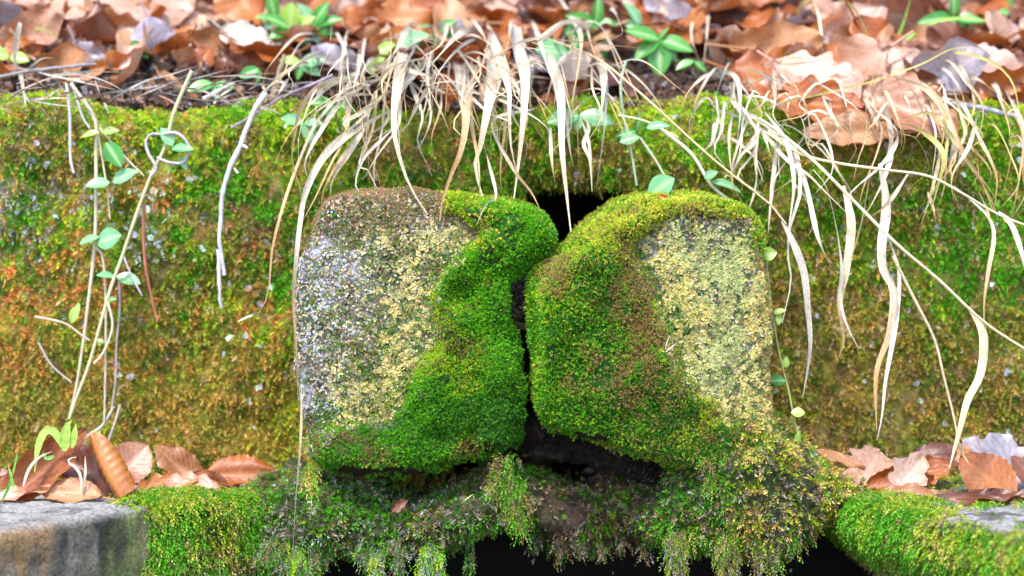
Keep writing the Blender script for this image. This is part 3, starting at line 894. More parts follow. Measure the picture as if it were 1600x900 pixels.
def leaf_geo(L, W, kind='beech', curl=(0, 0), bend=0., pleat=.012, seed=0, nu=38, nv=14, wav=.05, tipcurl=0.):
    """dead leaf: outline, folded veins, rolled halves. x across, y along, z normal (unit: metres)"""
    r = np.random.default_rng(seed)
    s = np.linspace(0, 1, nu); t = np.linspace(-1, 1, nv)
    S, T = np.meshgrid(s, t, indexing='ij')
    if kind == 'oak':
        w = (np.sin(math.pi * S ** .8) ** .6) * (1 + .15 * np.sin(S * 24 + .6 * np.sign(T)))
    elif kind == 'maple':
        w = (np.sin(math.pi * S ** .7) ** .7) * (1 + .2 * np.cos((S - .45) * 15 + .5 * np.sign(T)) + .05 * np.sin(S * 41))
    elif kind == 'roll':
        w = (1.08 - .6 * S) * np.sin(math.pi * np.clip(S, .02, .98)) ** .3
    else:
        w = np.sin(math.pi * S ** .85) ** .75 * (1 + .04 * np.sin(S * 60))
    w = w * (W / 2)
    ax = T * w
    y = S * L + (.10 * L * np.abs(T) * (kind in ('oak', 'maple')))
    # veins run obliquely outward: pleats between them
    ph = (S - (.10 if kind == 'roll' else .33) * np.abs(T)) * (9 if kind in ('beech', 'roll') else 6)
    z = pleat * L * (np.abs((ph % 1) - .5) * 2 - .5) * np.minimum(1, np.abs(T) * 3) * np.sin(math.pi * np.clip(S, .02, .98))
    z += -.02 * L * np.exp(-(T * 6) ** 2)
    for k in range(4):
        z += wav * L * r.normal() * .5 * np.sin(r.uniform(2, 7) * S + r.uniform(0, 6)) * np.sin(r.uniform(1, 3.5) * T + r.uniform(0, 6))
    z += wav * L * .5 * np.abs(T) ** 3 * np.sin(S * r.uniform(12, 22) + r.uniform(0, 6) + (T > 0) * 2)
    vein = np.maximum(np.exp(-(T * 9) ** 2), .6 * np.exp(-(((ph % 1) - .5) * 7) ** 2)) * (S > .01)
    X = ax.copy(); Z = z.copy()
    for sg, c in ((-1, curl[0]), (1, curl[1])):
        m = (T * sg > 0)
        if abs(c) > 1e-3:
            R = (W / 2) / c
            a = np.abs(ax) / R
            X = np.where(m, sg * (R * np.sin(a) - z * np.sin(a)), X)
            Z = np.where(m, R * (1 - np.cos(a)) + z * np.cos(a), Z)
    Y = y
    if abs(bend) > 1e-3:
        R = L / bend; b = y / R
        Y = (R - Z) * np.sin(b); Z = R - (R - Z) * np.cos(b)
    if tipcurl:
        q = np.clip((S - .6) / .4, 0, 1)
        Z = Z + tipcurl * L * q ** 2; Y = Y - abs(tipcurl) * .5 * L * q ** 2
    V = np.stack([X, Y, Z], -1).reshape(-1, 3)
    F = grid_faces(nv, nu)
    K = np.stack([vein.ravel()] * 3, 1)
    # stalk, joined at the leaf base
    ns = 6; sl = L * .22
    pts = np.stack([np.linspace(0, r.uniform(-.3, .3) * sl, ns), -np.linspace(-.01, sl, ns), -.02 * L + np.linspace(0, r.uniform(-.2, .4) * sl, ns)], 1)
    tv, tf = tube_geo(pts, np.linspace(.0011, .0009, ns) * L / .07, 5)
    F = np.vstack([F, tf + len(V)]); V = np.vstack([V, tv]); K = np.vstack([K, np.full((len(tv), 3), .6)])
    return V, F, K

def tube_geo(pts, rad, sides=6):
    pts = np.asarray(pts, float); n = len(pts)
    rad = np.broadcast_to(rad, (n,))
    t = unit(np.gradient(pts, axis=0))
    ref = np.array([0.3, 1, .1]); a = unit(np.cross(t, ref)); b = np.cross(t, a)
    an = np.arange(sides) / sides * 2 * math.pi
    V = pts[:, None] + rad[:, None, None] * (a[:, None] * np.cos(an)[None, :, None] + b[:, None] * np.sin(an)[None, :, None])
    return V.reshape(-1, 3), grid_faces(sides, n, True)

def mesh_data(name, V, F, mat, K=None):
    o = mesh_np(name, V, F, mat, None, K)
    me = o.data; bpy.data.objects.remove(o)
    return me

from mathutils import Matrix
def frame_from(along, normal):
    y = Vector(along).normalized(); z = Vector(normal); z = (z - y * z.dot(y)).normalized(); x = y.cross(z)
    return Matrix((x, y, z)).transposed().to_4x4()

def place_mesh(name, me, mat, loc, along, normal, scale=1.0, parent=None):
    o = bpy.data.objects.new(name, me)
    C.objects.link(o)
    Mx = Matrix.Translation(Vector([float(v) for v in loc])) @ frame_from(along, normal) @ Matrix.Scale(scale, 4)
    if parent is not None:
        o.parent = parent
        Mx = Matrix.Translation(-Vector(parent.location)) @ Mx
    o.matrix_basis = Mx
    if mat is not None:
        o.material_slots[0].link = 'OBJECT'; o.material_slots[0].material = mat
    return o

TONE = {'rust': 'rust orange', 'tan': 'tan brown', 'pink': 'pinkish tan', 'dark': 'dark brown', 'lilac': 'greyish lilac', 'white': 'bleached pale', 'umber': 'dark red brown'}
variants = []
for k in range(22):
    kind = ['beech', 'oak', 'beech', 'oak', 'maple'][k % 5]
    r_ = np.random.default_rng(500 + k)
    cu = (r_.uniform(-.3, 1.5), r_.uniform(-.3, 1.5)) if k % 3 else (r_.uniform(.8, 2.4), r_.uniform(-.4, .5))
    V, F, K = leaf_geo(.07, .07 * r_.uniform(.55, .8), kind, cu, r_.uniform(-.9, .9), .010, 500 + k, wav=.07)
    form = 'tightly rolled' if max(cu) > 1.6 else ('half curled' if max(cu) > .9 else 'flattish')
    variants.append((mesh_data('fallen_leaf', V, F, M['tan'], K), kind, form))

KINDTXT = {'beech': 'oval leaf', 'oak': 'lobed leaf', 'maple': 'broad toothed leaf'}
def landmark(px):
    for lim, txt in ((60, 'at the far left end'), (125, 'above the grey vine stems'), (230, 'above the paired-leaf vine'), (330, 'above the looped purple stem'), (420, 'by the white twig root'),
                     (520, 'among the top left plants'), (640, 'by the pale tussock edge'), (760, 'behind the pale tussock'),
                     (860, 'behind the broad blades'), (960, 'by the bleached leaf'), (1060, 'around the green rosette'), (1160, 'just past the green rosette'),
                     (1280, 'above the tangled grass'), (1400, 'above the serrated leaf'), (1500, 'under the yellow blades'), (1700, 'above the grey root')):
        if px < lim: return txt
def row(py):
    return 'high' if py < 25 else ('midway' if py < 75 else ('low' if py < 115 else 'lowest'))

r_ = random.Random(77)
def litter_leaf(px, py, tone, size, k=None, lift=None, nrm=None, label=None, along=None):
    k = r_.randrange(len(variants)) if k is None else k
    me, kind, form = variants[k]
    y = float(bank_y(py))
    n = Vector(nrm) if nrm else Vector((r_.gauss(0, .45), -.5 + r_.gauss(0, .4), .8 + r_.gauss(0, .25)))
    a = Vector(along) if along else Vector((r_.gauss(0, 1), r_.gauss(0, .6), r_.gauss(0, .4)))
    loc = Vector(P(px, py, y)) + Vector((0, -.3, .9)) * (lift if lift is not None else r_.uniform(.002, .016))
    loc -= a.normalized() * .035 * size
    o = place_mesh('fallen_leaf', me, M[tone], loc, a, n, size)
    sz = 'small ' if size < .95 else ('large ' if size > 1.25 else '')
    lb = label or f'{sz}{form} {TONE[tone]} {KINDTXT[kind]} {row(py)} {landmark(px)}'
    tag(o, lb, 'leaf', 'fallen leaves of the litter on the bank above the wall')
    return o

tones = ['pink'] * 19 + ['tan'] * 24 + ['rust'] * 34 + ['dark'] * 16 + ['lilac'] * 6 + ['white'] * 1
n_l = 0
for iy, py in enumerate(np.linspace(-22, 148, 10)):
    step = 62 + 3 * (iy % 2)
    for px in np.arange(-40 + 31 * (iy % 2), 1650, step):
        x = px + r_.gauss(0, 20); yy = py + r_.gauss(0, 9)
        if x < 420 and yy > 130 and r_.random() < .5: continue
        if 420 <= x < 1180 and yy > 118 and r_.random() < .45: continue
        if 960 < x < 1150 and yy > 88 and r_.random() < .8: continue
        t = r_.choice(tones)
        if x < 420 and r_.random() < .2: t = 'rust'
        litter_leaf(x, yy, t, r_.uniform(.6, 1.3), lift=.004 + .014 * r_.random())
        n_l += 1
print('litter leaves', n_l)
# the particular ones
litter_leaf(1255, 130, 'lilac', 1.35, 1, lift=.012, nrm=(.1, -.75, .7), along=(.8, .5, .3), label='large lilac grey leaf lying flat above the tangled white grass')
litter_leaf(1270, 175, 'rust', 1.2, 12, lift=.02, nrm=(.1, -.5, .8), along=(1, .1, .1), label='narrow rust leaf end showing between white grass blades')
litter_leaf(900, 150, 'white', .85, 0, lift=.012, nrm=(0, -.95, .3), along=(.1, .0, -1), label='large bleached white leaf hanging over the wall edge right of the broad white blades')
litter_leaf(395, 100, 'white', .9, 2, lift=.02, nrm=(.1, -.7, .6), along=(.8, .2, -.35), label='pale cream leaf low on the bank beside the root of the white hanging twig')
litter_leaf(245, 105, 'lilac', .9, 7, lift=.016, nrm=(.1, -.85, .5), along=(.2, .1, -1), label='small bluish grey leaf hanging point down above the looped purple stem')
litter_leaf(175, 52, 'pink', 1.9, 3, lift=.03, nrm=(0, -.6, .8), along=(1, .1, -.1), label='large pink glossy leaf lying flat above the trailing vine')
litter_leaf(1190, 12, 'rust', 1.6, 7, lift=.03, nrm=(0, -.7, .7), along=(.6, .3, .2), label='large rust leaf at the top of the bank right of the bright green rosette')
litter_leaf(1395, 60, 'dark', 1.7, 6, lift=.03, nrm=(-.1, -.9, .5), along=(.3, .1, -1), label='tall dark brown leaf standing on edge beside the arching yellow blades')
litter_leaf(1050, 35, 'rust', 1.6, 11, lift=.015, nrm=(-.2, -.9, .5), along=(.5, .1, -1), label='dark rust leaf standing behind the bright green rosette')
litter_leaf(140, 130, 'lilac', .9, 9, lift=.012, nrm=(0, -.8, .5), along=(.5, 0, -1), label='small greyish leaf at the wall edge above the grey vine stems')

for a_ in [(1215, 118, 'tan', 1.3, 5, .02, (.2, -.8, .5), (.9, 0, -.2), 'big tan leaf spilling over the wall edge among the tangled white grass'),
           (1310, 150, 'pink', 1.45, 8, .024, (-.1, -.75, .6), (-.8, 0, -.35), 'wide pinkish leaf above the serrated tan leaf, curling at its rim'),
           (1380, 120, 'rust', 1.2, 2, .024, (.1, -.7, .6), (.5, .1, -.5), 'rust leaf leaning over the pinkish leaf above the serrated leaf'),
           (1480, 150, 'lilac', 1.1, 15, .02, (0, -.8, .5), (1, 0, .1), 'lilac leaf on the wall edge just left of the grey root'),
           (1450, 195, 'tan', 1.3, 1, .012, (.1, -.85, .45), (.8, 0, -.3), 'tan leaf overlapping the drooping pinkish leaf at its right end'),
           (1300, 185, 'rust', 1.1, 8, .014, (0, -.8, .5), (.9, 0, .1), 'rust leaf tucked between the wide pinkish leaf and the serrated leaf'),
           (1230, 165, 'pink', 1.0, 16, .014, (-.1, -.8, .5), (1, 0, .15), 'pale pink leaf low in the tangled white grass at the wall edge'),
           (1400, 150, 'pink', 1.3, 10, .022, (0, -.75, .6), (-1, 0, .12), 'long pinkish leaf lying across the middle of the pile of leaves at the right'),
           (1540, 140, 'pink', 1.2, 7, .016, (.1, -.8, .5), (1, 0, -.2), 'pinkish leaf drooping under the straw blades near the right frame edge'),
           (100, 135, 'tan', .9, 15, .012, (0, -.7, .6), (1, 0, .1), 'tan leaf scrap on the wall edge above the paired-leaf vine'),
           (60, 95, 'pink', 1.2, 5, .02, (0, -.8, .5), (1, 0, .1), 'pinkish leaf lying on the dark roots at the left end of the wall'),
           (330, 108, 'tan', 1.0, 0, .018, (0, -.7, .6), (1, 0, .0), 'long flat tan leaf low between the looped shoot and the white twig'),
           (215, 100, 'rust', 1.0, 12, .018, (.1, -.7, .6), (-1, 0, .1), 'rust leaf on the crumbled soil left of the small bluish grey leaf')]:
    litter_leaf(a_[0], a_[1], a_[2], a_[3], a_[4], lift=a_[5], nrm=a_[6], along=a_[7], label=a_[8])
# ---- leaf crumbs and soil grains nobody could count
def crumbs():
    n = 19000
    x = rng.uniform(-.85, .85, n); y = .19 + .16 * rng.random(n) ** 1.6
    q = np.stack([x, y, bank_z(x, y)], 1)
    q[:, 2] = np.maximum(q[:, 2], .306) + rng.uniform(.001, .006, n)
    nn = unit(np.array([0, -.5, .8]) + .5 * rand_dir(n))
    g = fbm(q, 40, 3, 71)
    col = choose([1 + 3 * g, .9 - 2 * g, .5 + 0 * g, .3 + 2 * g, .35 - g, .12 + 0 * g], [c_(.05, .03, .02), c_(.12, .06, .035), c_(.3, .12, .05), c_(.4, .24, .15), c_(.3, .27, .28), c_(.5, .42, .4)], 1.5)
    V, F, K = flakes(q, nn, col, r=.0032, lift=.0022)
    tag(mesh_np('leaf_debris', V, F, M['soil'], None, K, smooth=False), 'dark crumbled leaf debris and soil grains along the foot of the bank', 'debris', kind='stuff')
crumbs()
# ---- leaves on the two ledges
def px_leaf(base, tip, y0, y1, wr, kind, curl, tone, nrm, label, seed, bend=0., name='fallen_leaf', parent=None, pleat=.012, wav=.05, group=None, cat=True, tipcurl=0.):
    a, b = P(*base, y0), P(*tip, y1)
    L = float(np.linalg.norm(b - a))
    V, F, K = leaf_geo(L, L * wr, kind, curl, bend, pleat, seed, wav=wav, nu=64, nv=18, tipcurl=tipcurl)
    me = mesh_data(name, V, F, M[tone], K)
    o = place_mesh(name, me, None, a, b - a, nrm, 1, parent)
    if parent is None: tag(o, label, 'leaf', group)
    return o
G_L, G_R = 'dead leaves lying on the left ledge', 'dead leaves lying on the right ledge'
hero = tag(empty('fallen_leaf', P(150, 772, .02)), 'big tent shaped brown leaf with a tightly rolled ribbed side standing on the left ledge', 'leaf', G_L)
px_leaf((6, 784), (141, 674), .005, .02, .5, 'beech', (1.5, .9), 'umber', (-.25, -.95, .2), None, 1, name='leaf_blade', parent=hero, bend=.25, pleat=.012, wav=.03)
px_leaf((190, 778), (130, 680), .0, .012, .85, 'roll', (2.5, 2.5), 'rust', (.3, .9, .3), None, 2, name='rolled_side', parent=hero, pleat=.013, bend=.3, wav=.01)
px_leaf((160, 775), (62, 764), -.005, .0, .5, 'beech', (.9, .5), 'tan', (.05, -.8, .6), 'ribbed tan leaf lying in front of the big tent shaped leaf', 3, group=G_L, pleat=.02)
px_leaf((-30, 778), (85, 768), .0, .0, .35, 'beech', (.5, .4), 'pink', (0, -.3, 1), 'pale flat leaf edge under the green sprouts at the left frame edge', 4, group=G_L)
px_leaf((-25, 770), (90, 735), .05, .06, .45, 'oak', (.7, .3), 'rust', (.1, -.7, .7), 'brown leaf behind the green sprouts on the left ledge', 5, group=G_L)
px_leaf((-40, 752), (42, 748), .07, .07, .5, 'beech', (.9, .9), 'dark', (0, -.5, .8), 'dark brown leaf half out of view at the left frame edge', 6, group=G_L)
px_leaf((182, 748), (232, 692), .09, .10, .95, 'beech', (.3, .5), 'pink', (.1, -1, .25), 'glossy pink leaf standing upright behind the rolled leaf', 7, group=G_L, bend=-.3)
px_leaf((315, 752), (240, 706), .08, .09, .65, 'beech', (.9, .7), 'tan', (.15, -.9, .5), 'arched tan leaf with clear ribs in the middle of the left ledge', 8, group=G_L, bend=.5, pleat=.02)
px_leaf((318, 742), (440, 732), .09, .09, .5, 'beech', (.6, .5), 'rust', (0, -.75, .75), 'smooth reddish leaf nearest to the left stone block on the left ledge', 9, group=G_L, bend=-.2)
px_leaf((200, 775), (300, 752), .05, .05, .5, 'oak', (.5, .9), 'rust', (0, -.7, .7), 'lobed rust leaf lying low behind the bright moss edge', 10, group=G_L)
px_leaf((350, 766), (262, 752), .045, .05, .5, 'oak', (.4, .6), 'pink', (.1, -.6, .8), 'ragged pinkish leaf lying low left of the moss tuft', 11, group=G_L)
px_leaf((190, 774), (90, 705), .03, .035, .8, 'beech', (.4, .9), 'dark', (.1, -.8, .6), 'dark leaf in the shade inside the tent shaped leaf', 12, group=G_L)
px_leaf((355, 760), (300, 738), .07, .08, .5, 'beech', (.6, .9), 'rust', (.1, -.8, .6), 'small rust leaf between the arched tan leaf and the smooth reddish leaf', 13, group=G_L)
# leaves spilling over the wall edge at the right
G_S = 'fallen leaves of the litter on the bank above the wall'
for base_, tip_, y0, y1, wr, kd, cu, tn, nr, lb, sd_ in [
    ((1405, 205), (1252, 206), .125, .118, .42, 'beech', (.7, .5), 'tan', (0, -.85, .55), 'long serrated tan leaf jutting over the wall edge under the straw grass', 61),
    ((1330, 130), (1482, 200), .165, .120, .6, 'oak', (.5, .6), 'pink', (.1, -.85, .5), 'large pinkish leaf drooping over the wall edge right of the serrated tan leaf', 62),
    ((1195, 150), (1335, 168), .165, .130, .55, 'oak', (.8, .4), 'rust', (0, -.8, .6), 'folded rust leaf poking out below the big glossy pinkish leaf at the wall edge', 63),
    ((1410, 175), (1285, 140), .15, .17, .7, 'oak', (.3, .6), 'pink', (-.1, -.8, .6), 'broad pale leaf lying over the folded rust leaf at the wall edge', 64),
    ((1205, 95), (1330, 150), .20, .15, .7, 'oak', (.4, .3), 'pink', (.1, -.75, .65), 'big glossy pinkish leaf spread over the middle of the spilled leaf pile', 65)]:
    px_leaf(base_, tip_, y0, y1, wr, kd, cu, tn, nr, lb, sd_, group=G_S, pleat=.018, wav=.04)
# right ledge
px_leaf((1272, 702), (1352, 733), .06, .06, .28, 'beech', (.8, .5), 'tan', (0, -.5, .8), 'thin tan leaf sloping down beside the round green vine leaves', 21, group=G_R)
px_leaf((1345, 762), (1375, 698), .07, .09, 1.0, 'oak', (.4, .4), 'pink', (-.1, -.9, .4), 'broad glossy pink leaf standing at the back of the right ledge', 22, group=G_R, bend=-.4)
px_leaf((1350, 765), (1460, 745), .055, .06, .5, 'beech', (.9, .6), 'rust', (.05, -.8, .6), 'red brown leaf lying across the front of the glossy pink leaf', 23, group=G_R)
px_leaf((1400, 770), (1440, 712), .04, .05, .8, 'maple', (.5, .5), 'pink', (.05, -.9, .5), 'pleated pinkish leaf in the middle of the right ledge', 24, group=G_R, bend=-.2, pleat=.03)
px_leaf((1420, 715), (1520, 715), .10, .10, .5, 'beech', (.5, .5), 'dark', (0, -.8, .6), 'dark brown leaf lying at the back of the right ledge', 25, group=G_R)
px_leaf((1585, 780), (1500, 712), .015, .03, .75, 'beech', (.5, .2), 'rust', (-.1, -.95, .35), 'bright orange brown leaf folded to a triangle on the right ledge', 26, group=G_R, pleat=.008, wav=.02)
px_leaf((1525, 752), (1500, 698), .05, .06, .6, 'oak', (.6, .6), 'tan', (.1, -.9, .4), 'small ragged tan leaf above the triangular orange leaf', 27, group=G_R)
px_leaf((1600, 765), (1550, 690), .05, .08, .85, 'maple', (.5, .3), 'lilac', (-.1, -.9, .5), 'bluish lilac leaf standing at the right frame edge', 28, group=G_R, bend=.3)
px_leaf((1560, 735), (1510, 690), .08, .09, .8, 'oak', (.3, .6), 'lilac', (.1, -.9, .4), 'grey lilac leaf behind the small ragged tan leaf', 29, group=G_R)
px_leaf((1322, 760), (1340, 730), .035, .04, .85, 'beech', (.2, .2), 'pink', (0, -.95, .35), 'small round pale leaf at the inner end of the right ledge', 30, group=G_R)
px_leaf((1360, 772), (1490, 770), .03, .02, .3, 'beech', (.3, .3), 'tan', (0, -.45, .9), 'flat brown leaf lying at the mossy edge of the right ledge', 31, group=G_R)
px_leaf((1450, 782), (1620, 775), .0, .0, .3, 'oak', (.3, .5), 'dark', (0, -.35, .95), 'wet black brown leaf flat on the bare top of the right ledge', 32, group=G_R)
px_leaf((1625, 760), (1580, 712), .03, .04, .7, 'beech', (.6, .3), 'dark', (0, -.9, .4), 'dark leaf half hidden behind the triangular orange leaf', 33, group=G_R)
px_leaf((1400, 745), (1480, 730), .08, .08, .6, 'oak', (.6, .3), 'rust', (0, -.8, .5), 'rust leaf between the pleated pinkish leaf and the dark back leaf', 34, group=G_R)
# small bits on the stones
px_leaf((1028, 318), (1044, 305), .03, .03, .9, 'beech', (.3, .3), 'rust', (0, -.9, .4), 'tiny rust red leaf scrap on top of the right block', 41)
px_leaf((612, 800), (637, 780), .0, .0, .6, 'beech', (1.2, .9), 'dark', (.2, -.9, .4), 'small curled brown scrap on the shaggy rock lip', 42)
px_leaf((705, 328), (735, 318), .03, .03, .5, 'beech', (.3, .3), 'tan', (0, -.6, .8), 'tan leaf scrap on top of the left block where the white blades touch', 43)
px_leaf((760, 330), (805, 352), .02, .0, .3, 'beech', (.5, .3), 'pink', (0, -.8, .5), 'narrow pinkish scrap on the mossy top of the left block', 44)

# ================================================================== GRASS
def ribbon(pts, wpx, twist=.9, fold=.25, seed=0, tipc=None, basec=None, curly=0, culm=False, parent=None, name='blade'):
    """pts: 3-D polyline; one real blade: folded strip with its own twist, or a round culm"""
    r = np.random.default_rng(seed)
    n = max(12, min(34, int(np.linalg.norm(np.diff(pts, axis=0), axis=1).sum() / .006)))
    q = resample(pts, n)
    s = np.linspace(0, 1, n)
    if curly: q = q + np.stack([curly * np.sin(s * 9 + r.uniform(0, 6)), curly * .6 * np.cos(s * 8 + r.uniform(0, 6)), 0 * s], 1) * (s[:, None])
    bc = .93 * np.array(basec if basec is not None else (.80, .74, .62)); tc = np.array(tipc if tipc is not None else (.72, .52, .28))
    g = sstep(r.uniform(.25, .6), r.uniform(.75, 1.0), s)[:, None]
    col = (bc * (1 - g) + tc * g) * (1 + .10 * np.sin(s * 23 + r.uniform(0, 6))[:, None])
    if culm:
        V, F = tube_geo(q, wpx * .00022 * (1 - .35 * s), 6)
        K = np.repeat(col, 6, 0)
    else:
        t = unit(np.gradient(q, axis=0))
        side = unit(np.cross(t, np.array([0, 1.0, 0.02])))
        up = np.cross(side, t)
        an = r.uniform(-.5, .5) + twist * np.sin(s * r.uniform(2, 5) + r.uniform(0, 6))
        wdir = side * np.cos(an)[:, None] + up * np.sin(an)[:, None]
        ndir = np.cross(t, wdir)
        prof = np.minimum(1, .35 + s * 3.5) * np.clip((1.0 - s) / .38, 0.05, 1) ** .8
        w = wpx * (.00024 if wpx > 11 else .00020) * prof[:, None]
        fz = fold * w
        V = np.stack([q - wdir * w, q - wdir * w * .45 - ndir * fz, q + wdir * w * .1 - ndir * fz * .4, q + wdir * w * .5 - ndir * fz * 1.1, q + wdir * w], 1).reshape(-1, 3)
        F = grid_faces(5, n)
        K = (np.repeat(col[:, None], 5, 1) * np.array([1.05, .9, 1.08, .86, 1.04])[None, :, None]).reshape(-1, 3)
    return mesh_np(name, V, F, M['drygrass'], parent, np.clip(K, 0, .92))

GK = [0]
def blade(parent, pts, w, yd=.03, y0=None, **kw):
    p = np.array(pts, float)
    if y0 is None: y0 = float(bank_y(p[0, 1])) - .01 if p[0, 1] < 165 else yd + .06
    L = np.r_[0, np.cumsum(np.linalg.norm(np.diff(p, axis=0), axis=1))]; s = L / L[-1]
    y = y0 + (yd - y0) * sstep(0, .55, s)
    y = np.minimum(y, np.where(p[:, 1] > 130, .11, 1))
    GK[0] += 1
    return ribbon(P(p[:, 0], p[:, 1], y), w, seed=900 + GK[0], parent=parent, **kw)

W_, T_, Y_ = (.70, .61, .48), (.60, .37, .17), (.56, .48, .15)
def tussock(px, py, label):
    return tag(empty('dry_grass_tussock', P(px, py, float(bank_y(py)))), label, 'grass tuft', 'dead grass tussocks hanging over the wall')
tc_ = tussock(740, 70, 'big central tussock of bleached white grass hanging over the wall above the left block')
for w, pts, yd in [
    (15, [(622, -20), (625, 40), (629, 80), (619, 140), (615, 190), (620, 230), (640, 290), (668, 335)], .0),
    (9, [(655, 40), (640, 90), (628, 130), (622, 180), (625, 235)], .03),
    (16, [(705, 40), (714, 90), (722, 130), (728, 180), (722, 230), (706, 270), (690, 318), (687, 345)], .005),
    (20, [(745, 20), (765, 70), (773, 110), (762, 170), (750, 230), (742, 262), (755, 310)], .02),
    (14, [(745, 20), (778, 80), (795, 140), (796, 190), (800, 240), (812, 280)], .03),
    (19, [(800, -20), (808, 60), (820, 120), (818, 180), (812, 240), (803, 310)], .02),
    (17, [(820, 10), (838, 60), (862, 100), (876, 150), (878, 230), (885, 300), (892, 362)], .0),
    (9, [(870, -10), (895, 30), (908, 60), (903, 110), (893, 160), (882, 195)], .05),
    (11, [(905, 60), (935, 90), (946, 130), (945, 190), (938, 250), (932, 292)], .05),
    (12, [(915, 80), (940, 110), (942, 150), (935, 210)], .06),
    (9, [(570, 105), (520, 160), (490, 200), (460, 270), (440, 330), (425, 390), (420, 450), (405, 490), (376, 500)], .0),
    (9, [(600, 150), (555, 195), (510, 235), (480, 290), (470, 340), (463, 400), (458, 470), (463, 545), (466, 632)], -.01),
    (11, [(560, 118), (500, 135), (470, 170), (457, 230), (458, 260), (470, 300), (468, 345)], .03),
    (7, [(600, 120), (540, 150), (500, 170), (478, 200), (490, 240)], .07),
    (8, [(625, 165), (570, 195), (530, 225), (500, 260), (475, 320), (470, 370)], .02),
    (10, [(560, 80), (548, 120), (545, 165), (540, 210), (515, 260), (492, 310), (470, 350)], .02),
    (7, [(585, 160), (555, 215), (525, 260), (505, 300), (502, 335)], .03),
    (9, [(570, 200), (545, 240), (520, 280), (515, 315)], .04),
    (8, [(565, 70), (558, 130), (565, 180), (570, 230), (590, 270), (595, 300)], .03),
    (6, [(595, 150), (608, 175), (600, 195), (575, 215), (560, 260), (572, 262), (592, 300)], .03),
    (6, [(620, 195), (600, 215), (570, 245), (556, 280), (560, 300), (575, 303)], .02),
    (9, [(650, 70), (640, 120), (660, 180), (652, 220), (670, 262), (675, 275)], .05),
    (7, [(680, 60), (668, 110), (672, 160), (660, 200)], .08),
    (8, [(640, 125), (668, 155), (672, 190), (655, 230), (645, 232)], .07),
    (7, [(690, 130), (688, 170), (675, 210), (676, 240)], .07),
    (8, [(545, 30), (540, 60), (535, 100), (530, 150), (527, 190)], .1),
    (7, [(520, 40), (540, 80), (545, 120), (560, 170)], .1),
    (8, [(745, 100), (735, 150), (738, 200), (748, 260), (750, 330), (757, 360)], -.005),
    (6, [(760, 240), (775, 305), (760, 318), (745, 350)], -.005),
    (7, [(860, 200), (862, 250), (868, 290)], .04), (6, [(885, 175), (890, 230), (896, 260)], .05),
    (6, [(905, 180), (915, 205), (922, 235), (925, 285)], .05), (8, [(910, 175), (920, 200), (912, 225), (922, 250), (925, 300)], .05),
    (9, [(835, 170), (770, 190), (800, 260), (830, 300), (845, 330)], .02),
    (9, [(780, 130), (790, 180), (782, 260), (783, 300)], .05),
    (5, [(700, 130), (770, 90), (830, 60), (900, 65), (1000, 75)], .1)]:
    blade(tc_, pts, w * (1.3 if w > 12 else 1.1), yd, basec=W_, tipc=random.choice([T_, (.8, .66, .46), T_, W_]), twist=.45 if w > 12 else .9)
rg = random.Random(5)
for k in range(72):
    if k < 40: x0, y0 = rg.uniform(500, 700), rg.uniform(40, 150)
    else: x0, y0 = rg.uniform(680, 950), rg.uniform(20, 140)
    dx = rg.gauss(-35 if x0 < 660 else 12, 50); Ln = rg.uniform(45, 200)
    if rg.random() < .25: dx = max(-80, min(80, dx * 2)); Ln *= .5
    pts = [(x0, y0), (x0 + dx * .5, y0 + Ln * .15 - rg.uniform(0, 20)), (x0 + dx, y0 + Ln * .45), (x0 + dx * 1.2 + rg.gauss(0, 14), y0 + Ln * .75), (x0 + dx * 1.1 + rg.gauss(0, 24), y0 + Ln)]
    blade(tc_, pts, rg.uniform(3, 8) if rg.random() < .7 else rg.uniform(8, 13), rg.uniform(.02, .12), basec=rg.choice([W_, (.74, .62, .46), W_]), tipc=rg.choice([T_, (.76, .6, .4), W_, (.7, .62, .35)]))

st = tag(empty('grass_stalk', P(810, 18, float(bank_y(18)))), 'long thin straw stalk slanting from the central tussock down beside the right block', 'grass stalk')
pts = [(745, -12), (800, 30), (850, 58), (930, 90), (1000, 145), (1060, 200), (1130, 262), (1200, 316), (1228, 350)]
blade(st, pts, 6, .0, culm=True, basec=(.68, .55, .3), tipc=(.7, .55, .3), name='culm')
blade(st, [(1222, 345), (1240, 380), (1256, 425), (1262, 480), (1266, 540), (1258, 600), (1254, 622)], 13, .0, y0=.0, basec=W_, tipc=W_, twist=.35)

